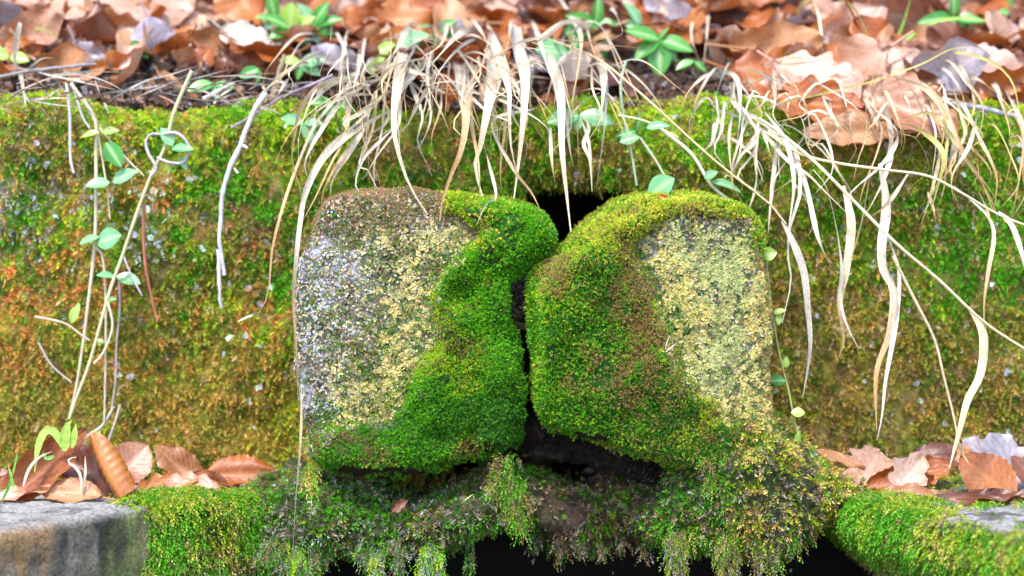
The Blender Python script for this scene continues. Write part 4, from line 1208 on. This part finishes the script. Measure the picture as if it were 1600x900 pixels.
t2 = tussock(1170, 150, 'tangled tussock of white grass on the wall edge right of the bright green rosette')
for w, pts, yd in [
    (9, [(1135, 125), (1110, 116), (1090, 128), (1072, 150), (1064, 185), (1064, 212)], .06),
    (10, [(1100, 118), (1130, 112), (1152, 125), (1156, 180), (1150, 230), (1142, 280)], .04),
    (8, [(1107, -10), (1105, 50), (1097, 118)], .3), (7, [(1095, -10), (1080, 50), (1094, 100)], .3),
    (10, [(1150, 120), (1145, 160), (1190, 190), (1240, 230), (1250, 300), (1235, 350), (1231, 400), (1236, 440), (1222, 505)], .01),
    (8, [(1140, 130), (1160, 180), (1210, 215), (1250, 250)], .05),
    (9, [(1195, 175), (1225, 215), (1238, 260), (1240, 300), (1230, 370)], .02),
    (8, [(1110, 160), (1125, 172), (1160, 185), (1190, 205), (1230, 250), (1262, 272), (1290, 300), (1340, 350)], .03),
    (8, [(1185, 190), (1180, 220), (1155, 245), (1143, 275)], .04), (6, [(1125, 172), (1118, 205), (1115, 232)], .08),
    (7, [(1130, 175), (1128, 205), (1133, 225)], .09), (8, [(1182, 200), (1180, 250), (1184, 300)], .06),
    (9, [(1215, 210), (1210, 260), (1205, 310), (1200, 365)], .05), (7, [(1200, 170), (1250, 150), (1265, 195), (1265, 230), (1300, 200)], .08),
    (7, [(1165, 135), (1200, 120), (1240, 130), (1250, 160)], .12), (6, [(1235, 150), (1230, 180), (1245, 195)], .1),
    (11, [(1245, 250), (1262, 300), (1278, 370), (1300, 420)], .02), (8, [(1235, 280), (1260, 310), (1272, 345), (1262, 370)], .04),
    (6, [(1170, 100), (1230, 100), (1290, 95)], .15), (7, [(1285, 150), (1300, 180), (1326, 215)], .08)]:
    blade(t2, pts, w, yd, basec=rg.choice([W_, W_, (.78, .68, .5)]), tipc=rg.choice([T_, (.8, .66, .46), W_]))
blade(t2, [(1185, 185), (1215, 205), (1270, 250), (1330, 310), (1400, 380), (1470, 440), (1540, 505), (1625, 560)], 7, .0, culm=True, basec=(.75, .68, .45), tipc=(.72, .62, .38), name='culm')
blade(t2, [(1200, 205), (1250, 240), (1310, 255), (1380, 265), (1450, 275), (1500, 300), (1560, 335), (1625, 360)], 6, .0, culm=True, basec=(.8, .7, .45), tipc=(.78, .68, .45), name='culm')
for k in range(38):
    x0, y0 = rg.uniform(1110, 1300), rg.uniform(110, 235)
    dx = rg.gauss(10, 45); Ln = rg.uniform(35, 130)
    pts = [(x0, y0), (x0 + dx * .4, y0 - rg.uniform(0, 16)), (x0 + dx, y0 + Ln * .35), (x0 + dx * 1.2 + rg.gauss(0, 10), y0 + Ln * .7), (x0 + dx * 1.2 + rg.gauss(0, 16), y0 + Ln)]
    blade(t2, pts, rg.uniform(3, 7), rg.uniform(.02, .1), basec=rg.choice([W_, (.78, .68, .52), W_]), tipc=rg.choice([T_, (.8, .66, .46), W_]))

t3 = tussock(1400, 90, 'right tussock of straw coloured arching blades with a few green ones')
for w, pts, yd, c in [
    (5, [(1180, 168), (1290, 145), (1370, 125), (1440, 100), (1490, 76), (1540, 78), (1610, 105)], .15, Y_),
    (8, [(1395, 100), (1345, 118), (1400, 122), (1450, 140), (1470, 165), (1490, 205), (1510, 245), (1535, 280), (1556, 310)], .05, T_),
    (12, [(1355, 120), (1420, 125), (1455, 145), (1480, 180), (1497, 220), (1512, 250), (1535, 285), (1552, 330)], .04, T_),
    (8, [(1440, 95), (1490, 82), (1545, 95), (1580, 125), (1592, 170), (1600, 215)], .08, Y_),
    (8, [(1450, 120), (1480, 95), (1512, 130), (1534, 160), (1535, 190), (1520, 235), (1508, 255)], .06, T_),
    (11, [(1480, 125), (1520, 122), (1560, 148), (1590, 190), (1605, 235)], .05, T_),
    (9, [(1540, 110), (1575, 180), (1580, 240), (1565, 310)], .05, T_),
    (10, [(1560, 120), (1598, 200), (1594, 270), (1580, 345)], .05, T_),
    (8, [(1430, 120), (1458, 190), (1462, 230), (1455, 280)], .05, W_),
    (8, [(1490, 140), (1502, 180), (1508, 210), (1490, 245), (1470, 290)], .05, T_),
    (9, [(1240, 40), (1256, 2), (1300, -4), (1330, 8), (1352, 45), (1358, 75), (1350, 105), (1343, 120)], .25, Y_),
    (7, [(1245, 30), (1272, 8), (1283, 50), (1286, 112)], .25, (.8, .78, .5)),
    (11, [(1340, 120), (1360, 170), (1378, 200), (1370, 240), (1350, 290), (1340, 330)], .04, W_),
    (12, [(1380, 150), (1392, 210), (1388, 260), (1372, 300), (1350, 340)], .03, W_),
    (9, [(1350, 140), (1362, 165), (1398, 200), (1400, 225), (1375, 260), (1330, 300), (1320, 325)], .03, W_),
    (9, [(1395, 130), (1400, 200), (1430, 215), (1448, 245), (1450, 270), (1425, 290), (1405, 325)], .04, T_),
    (11, [(1400, 190), (1432, 200), (1465, 225), (1475, 250), (1465, 290), (1455, 330)], .03, Y_),
    (8, [(1460, 210), (1468, 240), (1458, 290), (1440, 350)], .05, T_),
    (10, [(1440, 160), (1470, 190), (1500, 235), (1520, 265), (1546, 305), (1560, 345)], .03, T_),
    (7, [(1500, 230), (1497, 260), (1490, 300)], .05, W_), (7, [(1490, 220), (1485, 265), (1492, 285)], .05, W_),
    (10, [(1270, 265), (1290, 290), (1306, 350), (1315, 420), (1312, 460), (1322, 505), (1342, 545)], .0, W_),
    (15, [(1318, 290), (1330, 350), (1322, 420), (1312, 470), (1318, 530), (1308, 565)], .01, T_),
    (8, [(1360, 270), (1350, 330), (1340, 370), (1325, 420)], .02, T_),
    (17, [(1375, 255), (1385, 320), (1378, 380), (1380, 420), (1396, 455), (1390, 520), (1372, 570), (1368, 610), (1370, 672)], .0, W_),
    (10, [(1375, 340), (1395, 390), (1405, 430), (1400, 500), (1390, 560), (1383, 600), (1378, 650), (1370, 688)], -.005, (.8, .7, .6)),
    (9, [(1420, 270), (1385, 320), (1350, 345)], .02, W_), (8, [(1460, 290), (1450, 320), (1440, 335)], .03, W_),
    (9, [(1490, 290), (1520, 315), (1545, 340), (1553, 370), (1545, 420), (1538, 470), (1538, 520)], .0, W_),
    (17, [(1514, 480), (1534, 515), (1537, 550), (1530, 590), (1512, 625), (1500, 670), (1483, 732)], -.01, (.8, .66, .4)),
    (11, [(1560, 330), (1580, 350), (1595, 390), (1606, 440)], .0, W_),
    (7, [(1530, 300), (1545, 335), (1548, 355)], .03, T_), (7, [(1450, 300), (1458, 325), (1463, 350)], .04, T_),
    (6, [(1490, 300), (1498, 325)], .04, T_)]:
    blade(t3, pts, w, yd, basec=c if c != T_ else (.78, .62, .4), tipc=c if c != W_ else rg.choice([W_, T_]), twist=.5 if w > 12 else .9)
blade(t3, [(1395, 400), (1430, 470), (1460, 530), (1475, 590), (1490, 650), (1500, 700), (1512, 722)], 6, .0, y0=.0, culm=True, basec=(.7, .6, .38), tipc=(.7, .52, .3), name='culm')
for k in range(26):
    x0, y0 = rg.uniform(1320, 1600), rg.uniform(95, 230)
    dx = rg.gauss(20, 45); Ln = rg.uniform(50, 170)
    pts = [(x0, y0), (x0 + dx * .5, y0 - rg.uniform(0, 12)), (x0 + dx, y0 + Ln * .35), (x0 + dx * 1.3 + rg.gauss(0, 8), y0 + Ln * .7), (x0 + dx * 1.2 + rg.gauss(0, 18), y0 + Ln)]
    blade(t3, pts, rg.uniform(4, 9), rg.uniform(.03, .1), basec=rg.choice([W_, (.78, .62, .4), Y_]), tipc=T_)
for pts, w in [([(1392, 92), (1410, 68), (1440, 45), (1480, 30), (1530, 30), (1564, 44)], 8), ([(1385, 100), (1395, 70), (1410, 40), (1425, -10)], 6), ([(1560, 70), (1590, 68), (1630, 76)], 8)]:
    blade(t3, pts, w, float(bank_y(60)) - .03, basec=(.3, .55, .08), tipc=(.4, .6, .12), twist=.4)

t4 = tussock(20, 110, 'small straw tuft at the far left end of the wall')
for w, pts, yd, c in [(9, [(30, 120), (22, 80), (28, 42), (32, 35), (25, 90), (22, 120)], .2, W_), (7, [(40, 62), (55, 45), (75, 48), (105, 75)], .25, (.6, .7, .2)),
    (7, [(20, 90), (40, 150), (55, 165), (58, 175)], .13, W_), (5, [(-10, 130), (30, 108), (90, 120), (180, 140)], .14, (.6, .5, .4)), (6, [(-10, 170), (50, 155), (110, 153)], .13, (.62, .5, .36)),
    (6, [(0, 30), (20, 50), (45, 88)], .25, (.78, .6, .3)), (8, [(30, 100), (38, 150), (42, 180)], .13, W_), (5, [(60, 120), (140, 112), (230, 115)], .15, (.55, .48, .4)), (5, [(85, 110), (160, 125), (220, 160)], .13, (.5, .42, .36))]:
    blade(t4, pts, w, yd, basec=c, tipc=c)

for k in range(26):
    x0, y0 = rg.uniform(-20, 440), rg.uniform(100, 160)
    an = rg.gauss(0, .35); Ln = rg.uniform(40, 150)
    blade(t4, [(x0, y0), (x0 + Ln * .5 * math.cos(an), y0 + Ln * .5 * math.sin(an) - rg.uniform(-8, 12)), (x0 + Ln * math.cos(an), y0 + Ln * math.sin(an))], rg.uniform(3, 5), .165 - .03 * rg.random(), y0=.175 - .03 * rg.random(), basec=rg.choice([(.45, .4, .36), (.3, .24, .2), (.6, .5, .38)]), tipc=(.4, .34, .3))
for k in range(55):
    x0, y0 = rg.uniform(490, 960), rg.uniform(50, 150)
    dx = rg.gauss(0, 90); Ln = rg.uniform(30, 160)
    blade(tc_, [(x0, y0), (x0 + dx * .4, y0 + rg.uniform(-25, 20)), (x0 + dx * .8, y0 + Ln * .5), (x0 + dx, y0 + Ln)], rg.uniform(2.5, 4.5), rg.uniform(.03, .12), basec=W_, tipc=T_)
# bits of stray straw and the wisps on the blocks
def wisp(label, pts, w, yd, c=W_):
    e = tag(empty('grass_wisp', P(pts[0][0], pts[0][1], yd)), label, 'grass wisp')
    blade(e, pts, w, yd, y0=yd, basec=c, tipc=c, name='blade')
wisp('thin yellow straw hanging in front of the shaggy lip below the left block', [(471, 600), (470, 680), (462, 780), (458, 850), (454, 890)], 5, -.03, (.7, .58, .35))
wisp('pale rootlet curl lying on the right block where moss meets lichen', [(1046, 525), (1040, 545), (1052, 560), (1055, 590)], 3, -.02)
wisp('forked pale straw stuck on the right block above the rootlet curl', [(1040, 550), (1052, 540), (1064, 530)], 3, -.02)
wisp('tan straw bent over the shaggy lip beside the stone crack', [(716, 790), (728, 780), (740, 772)], 3, -.01, (.7, .5, .3))
wisp('pale straw tip sticking out from the wall beside the curled white blade', [(372, 502), (385, 496), (402, 488)], 5, .02, (.8, .7, .5))

# green sprouts on the left ledge
gs = tag(empty('green_grass_tuft', P(75, 765, .03)), 'fresh lime green grass sprouting behind the tent shaped leaf', 'grass tuft')
LG = (.42, .66, .12)
for pts, w, c in [([(98, 700), (88, 678), (75, 671), (66, 680), (58, 705), (54, 738)], 11, LG), ([(100, 705), (102, 680), (106, 664), (112, 657)], 13, LG), ([(112, 700), (116, 680), (119, 662)], 9, LG),
                  ([(85, 712), (73, 716), (66, 706)], 6, (.25, .5, .1))]:
    blade(gs, pts, w * 1.25, -.004, y0=-.002, basec=c, tipc=c, twist=.25)
for pts in [[(36, 760), (44, 735), (60, 715), (82, 705)], [(128, 775), (126, 745), (118, 730), (106, 722), (110, 716), (120, 714)], [(127, 776), (133, 740), (133, 712)]]:
    blade(gs, pts, 6, -.005, y0=-.005, basec=(.8, .68, .5), tipc=(.8, .7, .55), twist=.4)
gs2 = tag(empty('green_grass_tuft', P(12, 790, -.02)), 'thin bright green blades at the left frame edge beside the bare slab', 'grass tuft')
for pts, w in [([(2, 785), (12, 765), (18, 745), (14, 730)], 6), ([(22, 765), (18, 748), (13, 728)], 5), ([(20, 742), (24, 722), (28, 702)], 4), ([(-5, 770), (10, 762), (22, 752)], 4)]:
    blade(gs2, pts, w, -.02, y0=-.02, basec=(.2, .55, .08), tipc=(.3, .6, .12), twist=.3)

for k in range(30):   # torn leaf scraps and short straws caught on the left roots
    x0, y0 = rg.uniform(0, 470), rg.uniform(118, 165)
    an = rg.uniform(-1.2, 1.2); Ln = rg.uniform(14, 45)
    blade(t4, [(x0, y0), (x0 + Ln * .5 * math.cos(an), y0 + Ln * .5 * math.sin(an)), (x0 + Ln * math.cos(an), y0 + Ln * math.sin(an) + 4)], rg.uniform(3, 7), .15, y0=.155, basec=rg.choice([(.5, .4, .3), (.24, .15, .1), (.4, .2, .1), (.62, .54, .44)]), tipc=(.4, .3, .22))
# ================================================================== GREEN PLANTS
def green_geo(L=1., W=.55, fold=.35, bend=.4, point=1.0):
    nu, nv = 12, 7
    S, T = np.meshgrid(np.linspace(0, 1, nu), np.linspace(-1, 1, nv), indexing='ij')
    w = np.sin(math.pi * S ** point) ** .8 * W / 2
    X = T * w; Z = fold * np.abs(X) - bend * S ** 2 * L * .4; Y = S * L * (1 - .08 * bend)
    vein = np.exp(-(T * 5) ** 2) * .7
    return np.stack([X, Y, Z], -1).reshape(-1, 3), grid_faces(nv, nu), np.stack([vein.ravel()] * 3, 1)
LM = [mesh_data('leaf', *(lambda g: (g[0], g[1]))(green_geo(1, w, f, b, p)), M['green'], green_geo(1, w, f, b, p)[2]) for w, f, b, p in
      ((.5, .3, .4, .85), (.42, .4, .6, .8), (.62, .25, .3, .9), (.85, .15, .2, 1.0))]
def gleaf(parent, px, py, ang, ln, y, mat='green', k=0, tilt=.5, face=-.75):
    """one leaf: base at px,py, pointing at ang degrees (photo, 0 = right, 90 = up)"""
    a = math.radians(ang)
    loc = P(px, py, y)
    al = Vector((math.cos(a), -tilt * .6, math.sin(a)))
    n = Vector((rg.gauss(0, .2), face, .6 + rg.gauss(0, .15)))
    if abs(al.normalized().dot(n.normalized())) > .93: n = Vector((.4, -.9, .1))
    return place_mesh('leaf', LM[k], M[mat], loc, al, n, ln * .00054, parent)
def stem(parent, pts, w, y, c=(.3, .4, .12), name='stem', y0=None):
    p = np.array(pts, float)
    yy = np.linspace(y if y0 is None else y0, y, len(p))
    q = resample(P(p[:, 0], p[:, 1], yy), max(8, len(p) * 4))
    V, F = tube_geo(q, w * .00026 * np.linspace(1, .75, len(q)), 6)
    f = 1 + .25 * noise(q, 150, 3)
    return mesh_np(name, V, F, M['vine'], parent, np.repeat(np.array(c)[None] * f[:, None], 6, 0))
def rosette(px, py, leaves, label, y=None, mat='green', name='periwinkle_plant', st_=None):
    y = float(bank_y(py)) - .055 if y is None else y
    e = tag(empty(name, P(px, py, y)), label, 'plant', 'green creeping plants growing out of the leaf litter')
    stem(e, st_ or [(px + 12, py + 45), (px + 5, py + 20), (px, py)], 6, y - .001, y0=y + .04)
    for (ang, ln, k, *m) in leaves:
        gleaf(e, px, py, ang, ln * 1.2, y, m[0] if m else mat, k)
    return e
rosette(1030, 62, [(160, 52, 0), (215, 48, 0), (270, 55, 2), (310, 40, 0, 'green'), (-15, 52, 0), (60, 22, 1)], 'bright green rosette of oval leaves at the middle of the bank edge', st_=[(1090, 128), (1060, 98), (1030, 62)])
rosette(930, 38, [(160, 48, 1), (195, 52, 0), (285, 60, 1), (250, 35, 1, 'teal'), (80, 42, 1), (5, 40, 1)], 'bright green plant with narrow leaves left of the rosette')
rosette(1000, 38, [(120, 40, 1, 'teal'), (190, 40, 0, 'teal')], 'pair of bluish leaves right behind the bright green rosette')
rosette(890, 85, [(170, 50, 3, 'teal'), (230, 46, 0, 'teal'), (310, 55, 0, 'teal'), (60, 38, 0, 'green')], 'bluish green plant behind the broad bleached blades')
rosette(905, 180, [(190, 45, 2, 'teal'), (350, 48, 2, 'teal'), (260, 22, 2, 'teal')], 'bluish leaf cluster hanging below the big bleached leaf', y=.12)
rosette(455, 45, [(150, 45, 0, 'green'), (30, 40, 0, 'lime'), (200, 35, 2), (320, 40, 0, 'green'), (90, 38, 3, 'lime')], 'green and yellow leaved plant at the top left of the central tussock')
rosette(490, 40, [(20, 45, 1), (60, 42, 0), (300, 40, 0, 'teal'), (120, 40, 0, 'teal'), (340, 34, 2)], 'dense green leaf cluster against the left side of the central tussock')
rosette(470, 98, [(170, 30, 2, 'lime'), (330, 34, 0, 'teal'), (260, 25, 0), (10, 36, 2, 'teal')], 'small two toned plant under the dense green leaf cluster')
rosette(430, 30, [(170, 30, 0), (100, 40, 0, 'green'), (230, 34, 0, 'teal')], 'dark green leaves left of the yellow leaved plant')
rosette(405, 108, [(200, 30, 2), (260, 20, 0)], 'tiny green sprout above the root of the white hanging twig')
rosette(520, 160, [(180, 30, 2), (340, 32, 2), (260, 24, 2, 'teal')], 'small green leaf pair in the loops of pale grass', y=.12)
rosette(475, 192, [(165, 32, 2, 'teal'), (300, 32, 2, 'teal'), (0, 26, 2, 'teal')], 'bluish leaf cluster at the wall edge left of the central tussock', y=.12)
rosette(335, 132, [(190, 38, 2, 'green'), (-5, 30, 0), (280, 22, 0, 'teal')], 'low green plant at the wall edge left of the white hanging twig', y=.2)
rosette(620, 70, [(20, 50, 2, 'teal'), (-50, 40, 2, 'teal'), (200, 34, 2, 'lime'), (270, 34, 3, 'teal'), (-10, 40, 0)], 'bluish green plant inside the central tussock')
rosette(590, 90, [(250, 26, 3, 'lime'), (320, 22, 2, 'lime')], 'small lime leaves among the pale blades')
rosette(680, 55, [(40, 40, 0), (-20, 44, 0), (-70, 36, 0, 'green'), (150, 30, 2, 'teal')], 'green plant between the two broadest pale blades')
rosette(1490, 30, [(180, 55, 1, 'green'), (250, 45, 0, 'teal'), (290, 42, 2, 'teal'), (90, 42, 1), (0, 44, 0, 'green')], 'green plant behind the arching green blade at the top of the bank')
rosette(1585, 15, [(200, 38, 0), (330, 40, 0, 'teal'), (120, 30, 0)], 'green leaf pair at the top right end of the bank')
rosette(15, 88, [(170, 40, 2, 'lime'), (350, 30, 2, 'lime')], 'yellow green leaf at the left end of the bank')
rosette(130, 38, [(200, 22, 2), (30, 24, 2)], 'tiny dark green leaf poking through the pink leaves')
rosette(218, 82, [(120, 20, 3), (330, 16, 2)], 'tiny round green leaf beside the small bluish grey leaf')
rosette(1085, 95, [(200, 30, 0), (320, 24, 1)], 'small green leaves between the rosette and the tall white blades')
rosette(1340, 55, [(330, 20, 1, 'lime')], 'tiny lime sprig under the arching yellow blade')
rosette(995, 205, [(190, 30, 0), (80, 26, 0)], 'small dark green leaves in the moss right of the hanging bluish pair', y=.13)
rosette(775, 95, [(260, 26, 1), (300, 24, 1)], 'tiny green leaf tip showing between the broad pale blades')

def vine(name, label, stems, leaves, y, group='vines trailing down the wall'):
    e = tag(empty(name, P(*stems[0][0][0], y)), label, 'vine', group)
    for pts, w, c in stems: stem(e, pts, w, y, c)
    for (px, py, ang, ln, k, m) in leaves: gleaf(e, px, py, ang + rg.uniform(-14, 14), ln * rg.uniform(.85, 1.12), y - .004, m, rg.choice((k, 2, 0)) if k == 3 else k, tilt=rg.uniform(.1, .6), face=-rg.uniform(.5, 1.0))
    return e
GV, VV, RV = (.55, .47, .33), (.48, .38, .42), (.42, .13, .08)
vine('trailing_vine', 'long vine with stacked pairs of oval leaves hanging down the left of the wall',
     [([(110, 130), (148, 185), (150, 230), (150, 300), (148, 380), (137, 480), (122, 590), (108, 655)], 7, GV), ([(150, 190), (165, 280), (172, 340)], 4, GV), ([(148, 385), (160, 400), (165, 460), (165, 560), (163, 660)], 5, GV),
      ([(155, 200), (190, 240), (225, 275)], 4, GV)],
     [(155, 207, 180, 30, 3, 'lime'), (160, 207, 20, 30, 3, 'lime'), (165, 222, -60, 48, 2, 'green'), (172, 285, 175, 38, 2, 'teal'), (176, 285, 25, 42, 2, 'teal'),
      (155, 370, 185, 38, 2, 'teal'), (150, 380, 15, 44, 3, 'teal'), (180, 433, 175, 28, 2, 'teal'), (182, 432, 0, 42, 2, 'teal'), (165, 470, 0, 20, 2, 'green'), (112, 505, 80, 36, 3, 'lime'), (150, 532, -20, 16, 2, 'green')], .118)
vine('trailing_vine', 'slanting vine stem running from the looped purple shoot down to the tent shaped leaf',
     [([(300, 110), (272, 175), (258, 230), (238, 270), (215, 330), (193, 395), (170, 460), (142, 560), (122, 615), (108, 655)], 7, (.5, .48, .26)), ([(168, 470), (176, 510), (162, 550), (147, 568)], 5, GV),
      ([(55, 495), (100, 505), (125, 522), (140, 532)], 5, (.5, .36, .26)), ([(193, 400), (205, 430), (222, 462)], 4, VV)],
     [(270, 228, 120, 34, 3, 'teal'), (268, 232, -10, 36, 3, 'teal'), (280, 245, -60, 28, 3, 'teal')], .105)
vine('trailing_vine', 'thin purple shoot coiled in a loop round two bluish leaves',
     [([(236, 275), (244, 262), (232, 240), (228, 222), (236, 210), (250, 210)], 6, VV), ([(250, 210), (275, 208), (292, 222), (294, 240), (285, 254), (265, 254), (245, 246)], 6, VV)], [], .10)
vine('trailing_vine', 'bare grey vine stem hanging straight down near the left frame edge', [([(104, 130), (109, 180), (110, 245), (115, 270)], 6, (.6, .55, .55)), ([(112, 128), (128, 180), (140, 200)], 5, (.55, .5, .5))], [], .12)
vine('trailing_vine', 'thin reddish stem hanging on the wall beside the pale lichen patch', [([(225, 320), (224, 370), (228, 420), (238, 470), (246, 502)], 6, RV)], [], .13)
vine('trailing_vine', 'short pale stem with white drops hanging below the leaf pairs', [([(186, 430), (187, 485), (182, 538), (180, 600), (172, 650)], 4, VV), ([(60, 535), (80, 570), (112, 598)], 4, (.45, .35, .3))], [], .125)
vine('trailing_vine', 'forked brown stem leaning on the wall behind the upright pink leaf', [([(137, 682), (160, 665), (178, 635)], 6, (.5, .42, .36)), ([(188, 632), (178, 665), (163, 708)], 5, (.5, .42, .36))], [], .12)
vine('trailing_vine', 'fine green runner with tiny round leaves hanging beside the right block',
     [([(1188, 350), (1196, 400), (1203, 460), (1215, 540), (1232, 610), (1242, 660), (1254, 700)], 4, (.35, .42, .15))],
     [(1188, 400, 5, 24, 3, 'lime'), (1207, 490, 10, 20, 3, 'lime'), (1215, 492, -70, 14, 3, 'lime'), (1228, 575, 100, 18, 3, 'lime'), (1228, 595, 170, 26, 3, 'green'), (1236, 645, 5, 22, 3, 'lime'),
      (1246, 695, 100, 24, 3, 'lime'), (1252, 700, -30, 28, 2, 'lime')], .045)
vine('trailing_vine', 'bluish stem with two grey green leaves hanging above the right block',
     [([(978, 95), (970, 130), (972, 165), (978, 200), (985, 230), (995, 290)], 5, (.36, .46, .32)), ([(1000, 215), (1030, 260), (1050, 300)], 5, (.45, .42, .28)), ([(965, 180), (1010, 190), (1060, 215)], 4, (.6, .55, .35)), ([(1030, 200), (1080, 240), (1112, 290), (1150, 320)], 6, (.75, .7, .55))],
     [(968, 222, 5, 38, 3, 'teal'), (1012, 308, 50, 46, 3, 'teal'), (1100, 278, 20, 26, 2, 'teal'), (1112, 285, -10, 44, 1, 'teal'), (1010, 200, 10, 42, 1, 'teal'), (1145, 338, 10, 34, 2, 'teal'), (1150, 345, -40, 36, 1, 'lime')], .09)

# ================================================================== TWIGS
def twig(label, branches, y, c, w0):
    e = tag(empty('twig', P(*branches[0][0][0], y)), label, 'twig')
    for i, (pts, w) in enumerate(branches):
        p = np.array(pts, float)
        q = resample(P(p[:, 0], p[:, 1], np.full(len(p), y)), len(p) * 6)
        q = q + .0006 * np.stack([noise(q, 120, k) for k in (1, 2, 3)], 1)
        rad = w * .00026 * np.linspace(1, .6, len(q)) * (1 + .25 * noise(q, 160, 9))
        V, F = tube_geo(q, rad, 8)
        f = (1 + .35 * noise(V, 240, 4))[:, None]
        mesh_np('stick' if i == 0 else 'side_branch', V, F, M['twig'], e, np.clip(np.array(c)[None] * f, 0, .85))
twig('crooked bleached white twig hanging down the wall left of the left block', [([(415, 146), (398, 172), (385, 200), (376, 225), (360, 262), (348, 300), (345, 345), (343, 378), (351, 430)], 10), ([(341, 390), (343, 440), (345, 482)], 8), ([(376, 225), (386, 232)], 8), ([(372, 270), (366, 262)], 5)], .1, (.62, .58, .6), 9)
twig('thin purplish stick lying across the wall edge by the white twig', [([(520, 118), (480, 135), (440, 152), (400, 178), (362, 200)], 6)], .12, (.36, .27, .36), 6)
twig('short grey stick on the wall edge under the low green plant', [([(318, 156), (345, 140), (366, 130)], 10)], .16, (.5, .47, .42), 6)
twig('grey root lying along the wall edge behind the straw blades at the right', [([(1470, 155), (1500, 163), (1540, 170), (1590, 182)], 12)], .13, (.42, .4, .42), 10)
twig('thin dark stick half buried in litter at the left end of the wall', [([(-10, 122), (40, 112), (100, 105), (150, 100)], 7)], .17, (.3, .26, .26), 6)
twig('brown stick standing in the litter between green plants and pale grass', [([(425, 160), (432, 130), (445, 85)], 11)], .2, (.35, .25, .17), 6)

# ================================================================== WATER DROPS
def drop(px, py, r, y, label):
    n, m = 12, 9
    V = []
    for i in range(m):
        a = math.pi * i / (m - 1)
        rr = math.sin(a) * (1 if i > m // 2 else .85); z = math.cos(a) * (1.5 if i < m // 2 else 1)
        for k in range(n): V.append((rr * math.cos(k / n * 6.2832), rr * math.sin(k / n * 6.2832), z))
    V = np.array(V) * r * .0005 + P(px, py, y)
    tag(mesh_np('water_drop', V, grid_faces(n, m, True), M['drop']), label, 'water drop', 'water drops hanging from the moss')
drop(1201, 872, 5, -.02, 'clear water drop hanging from the golden moss under the right block')
drop(1236, 893, 3, -.02, 'small water drop low beside the black hollow at the right')
drop(958, 897, 3, .02, 'small water drop glinting in the black hollow at the middle')
drop(1103, 868, 3, -.01, 'tiny water drop on a thread between moss strands')
drop(1083, 866, 3, -.01, 'tiny water drop at the tip of the hanging moss strand')

# labels that would otherwise match: say which way the leaf points
from collections import Counter
cnt = Counter(o['label'] for o in scene.objects if 'label' in o.keys())
for o in list(scene.objects):
    if 'label' in o.keys() and cnt[o['label']] > 1 and o.name.startswith('fallen_leaf'):
        d = o.matrix_basis.to_3x3() @ Vector((0, 1, 0))
        w_ = ('right' if d.x > 0 else 'left') if abs(d.x) > abs(d.z) else ('up' if d.z > 0 else 'down')
        o['label'] = o['label'] + ', pointing ' + w_
cnt = Counter(o['label'] for o in scene.objects if 'label' in o.keys())
for o in scene.objects:
    if 'label' in o.keys() and cnt[o['label']] > 1 and o.name.startswith('fallen_leaf'):
        cnt[o['label']] -= 1; o['label'] = o['label'].replace('brown ', '').replace('midway', 'midway, more tilted,').replace('high', 'high, more tilted,')
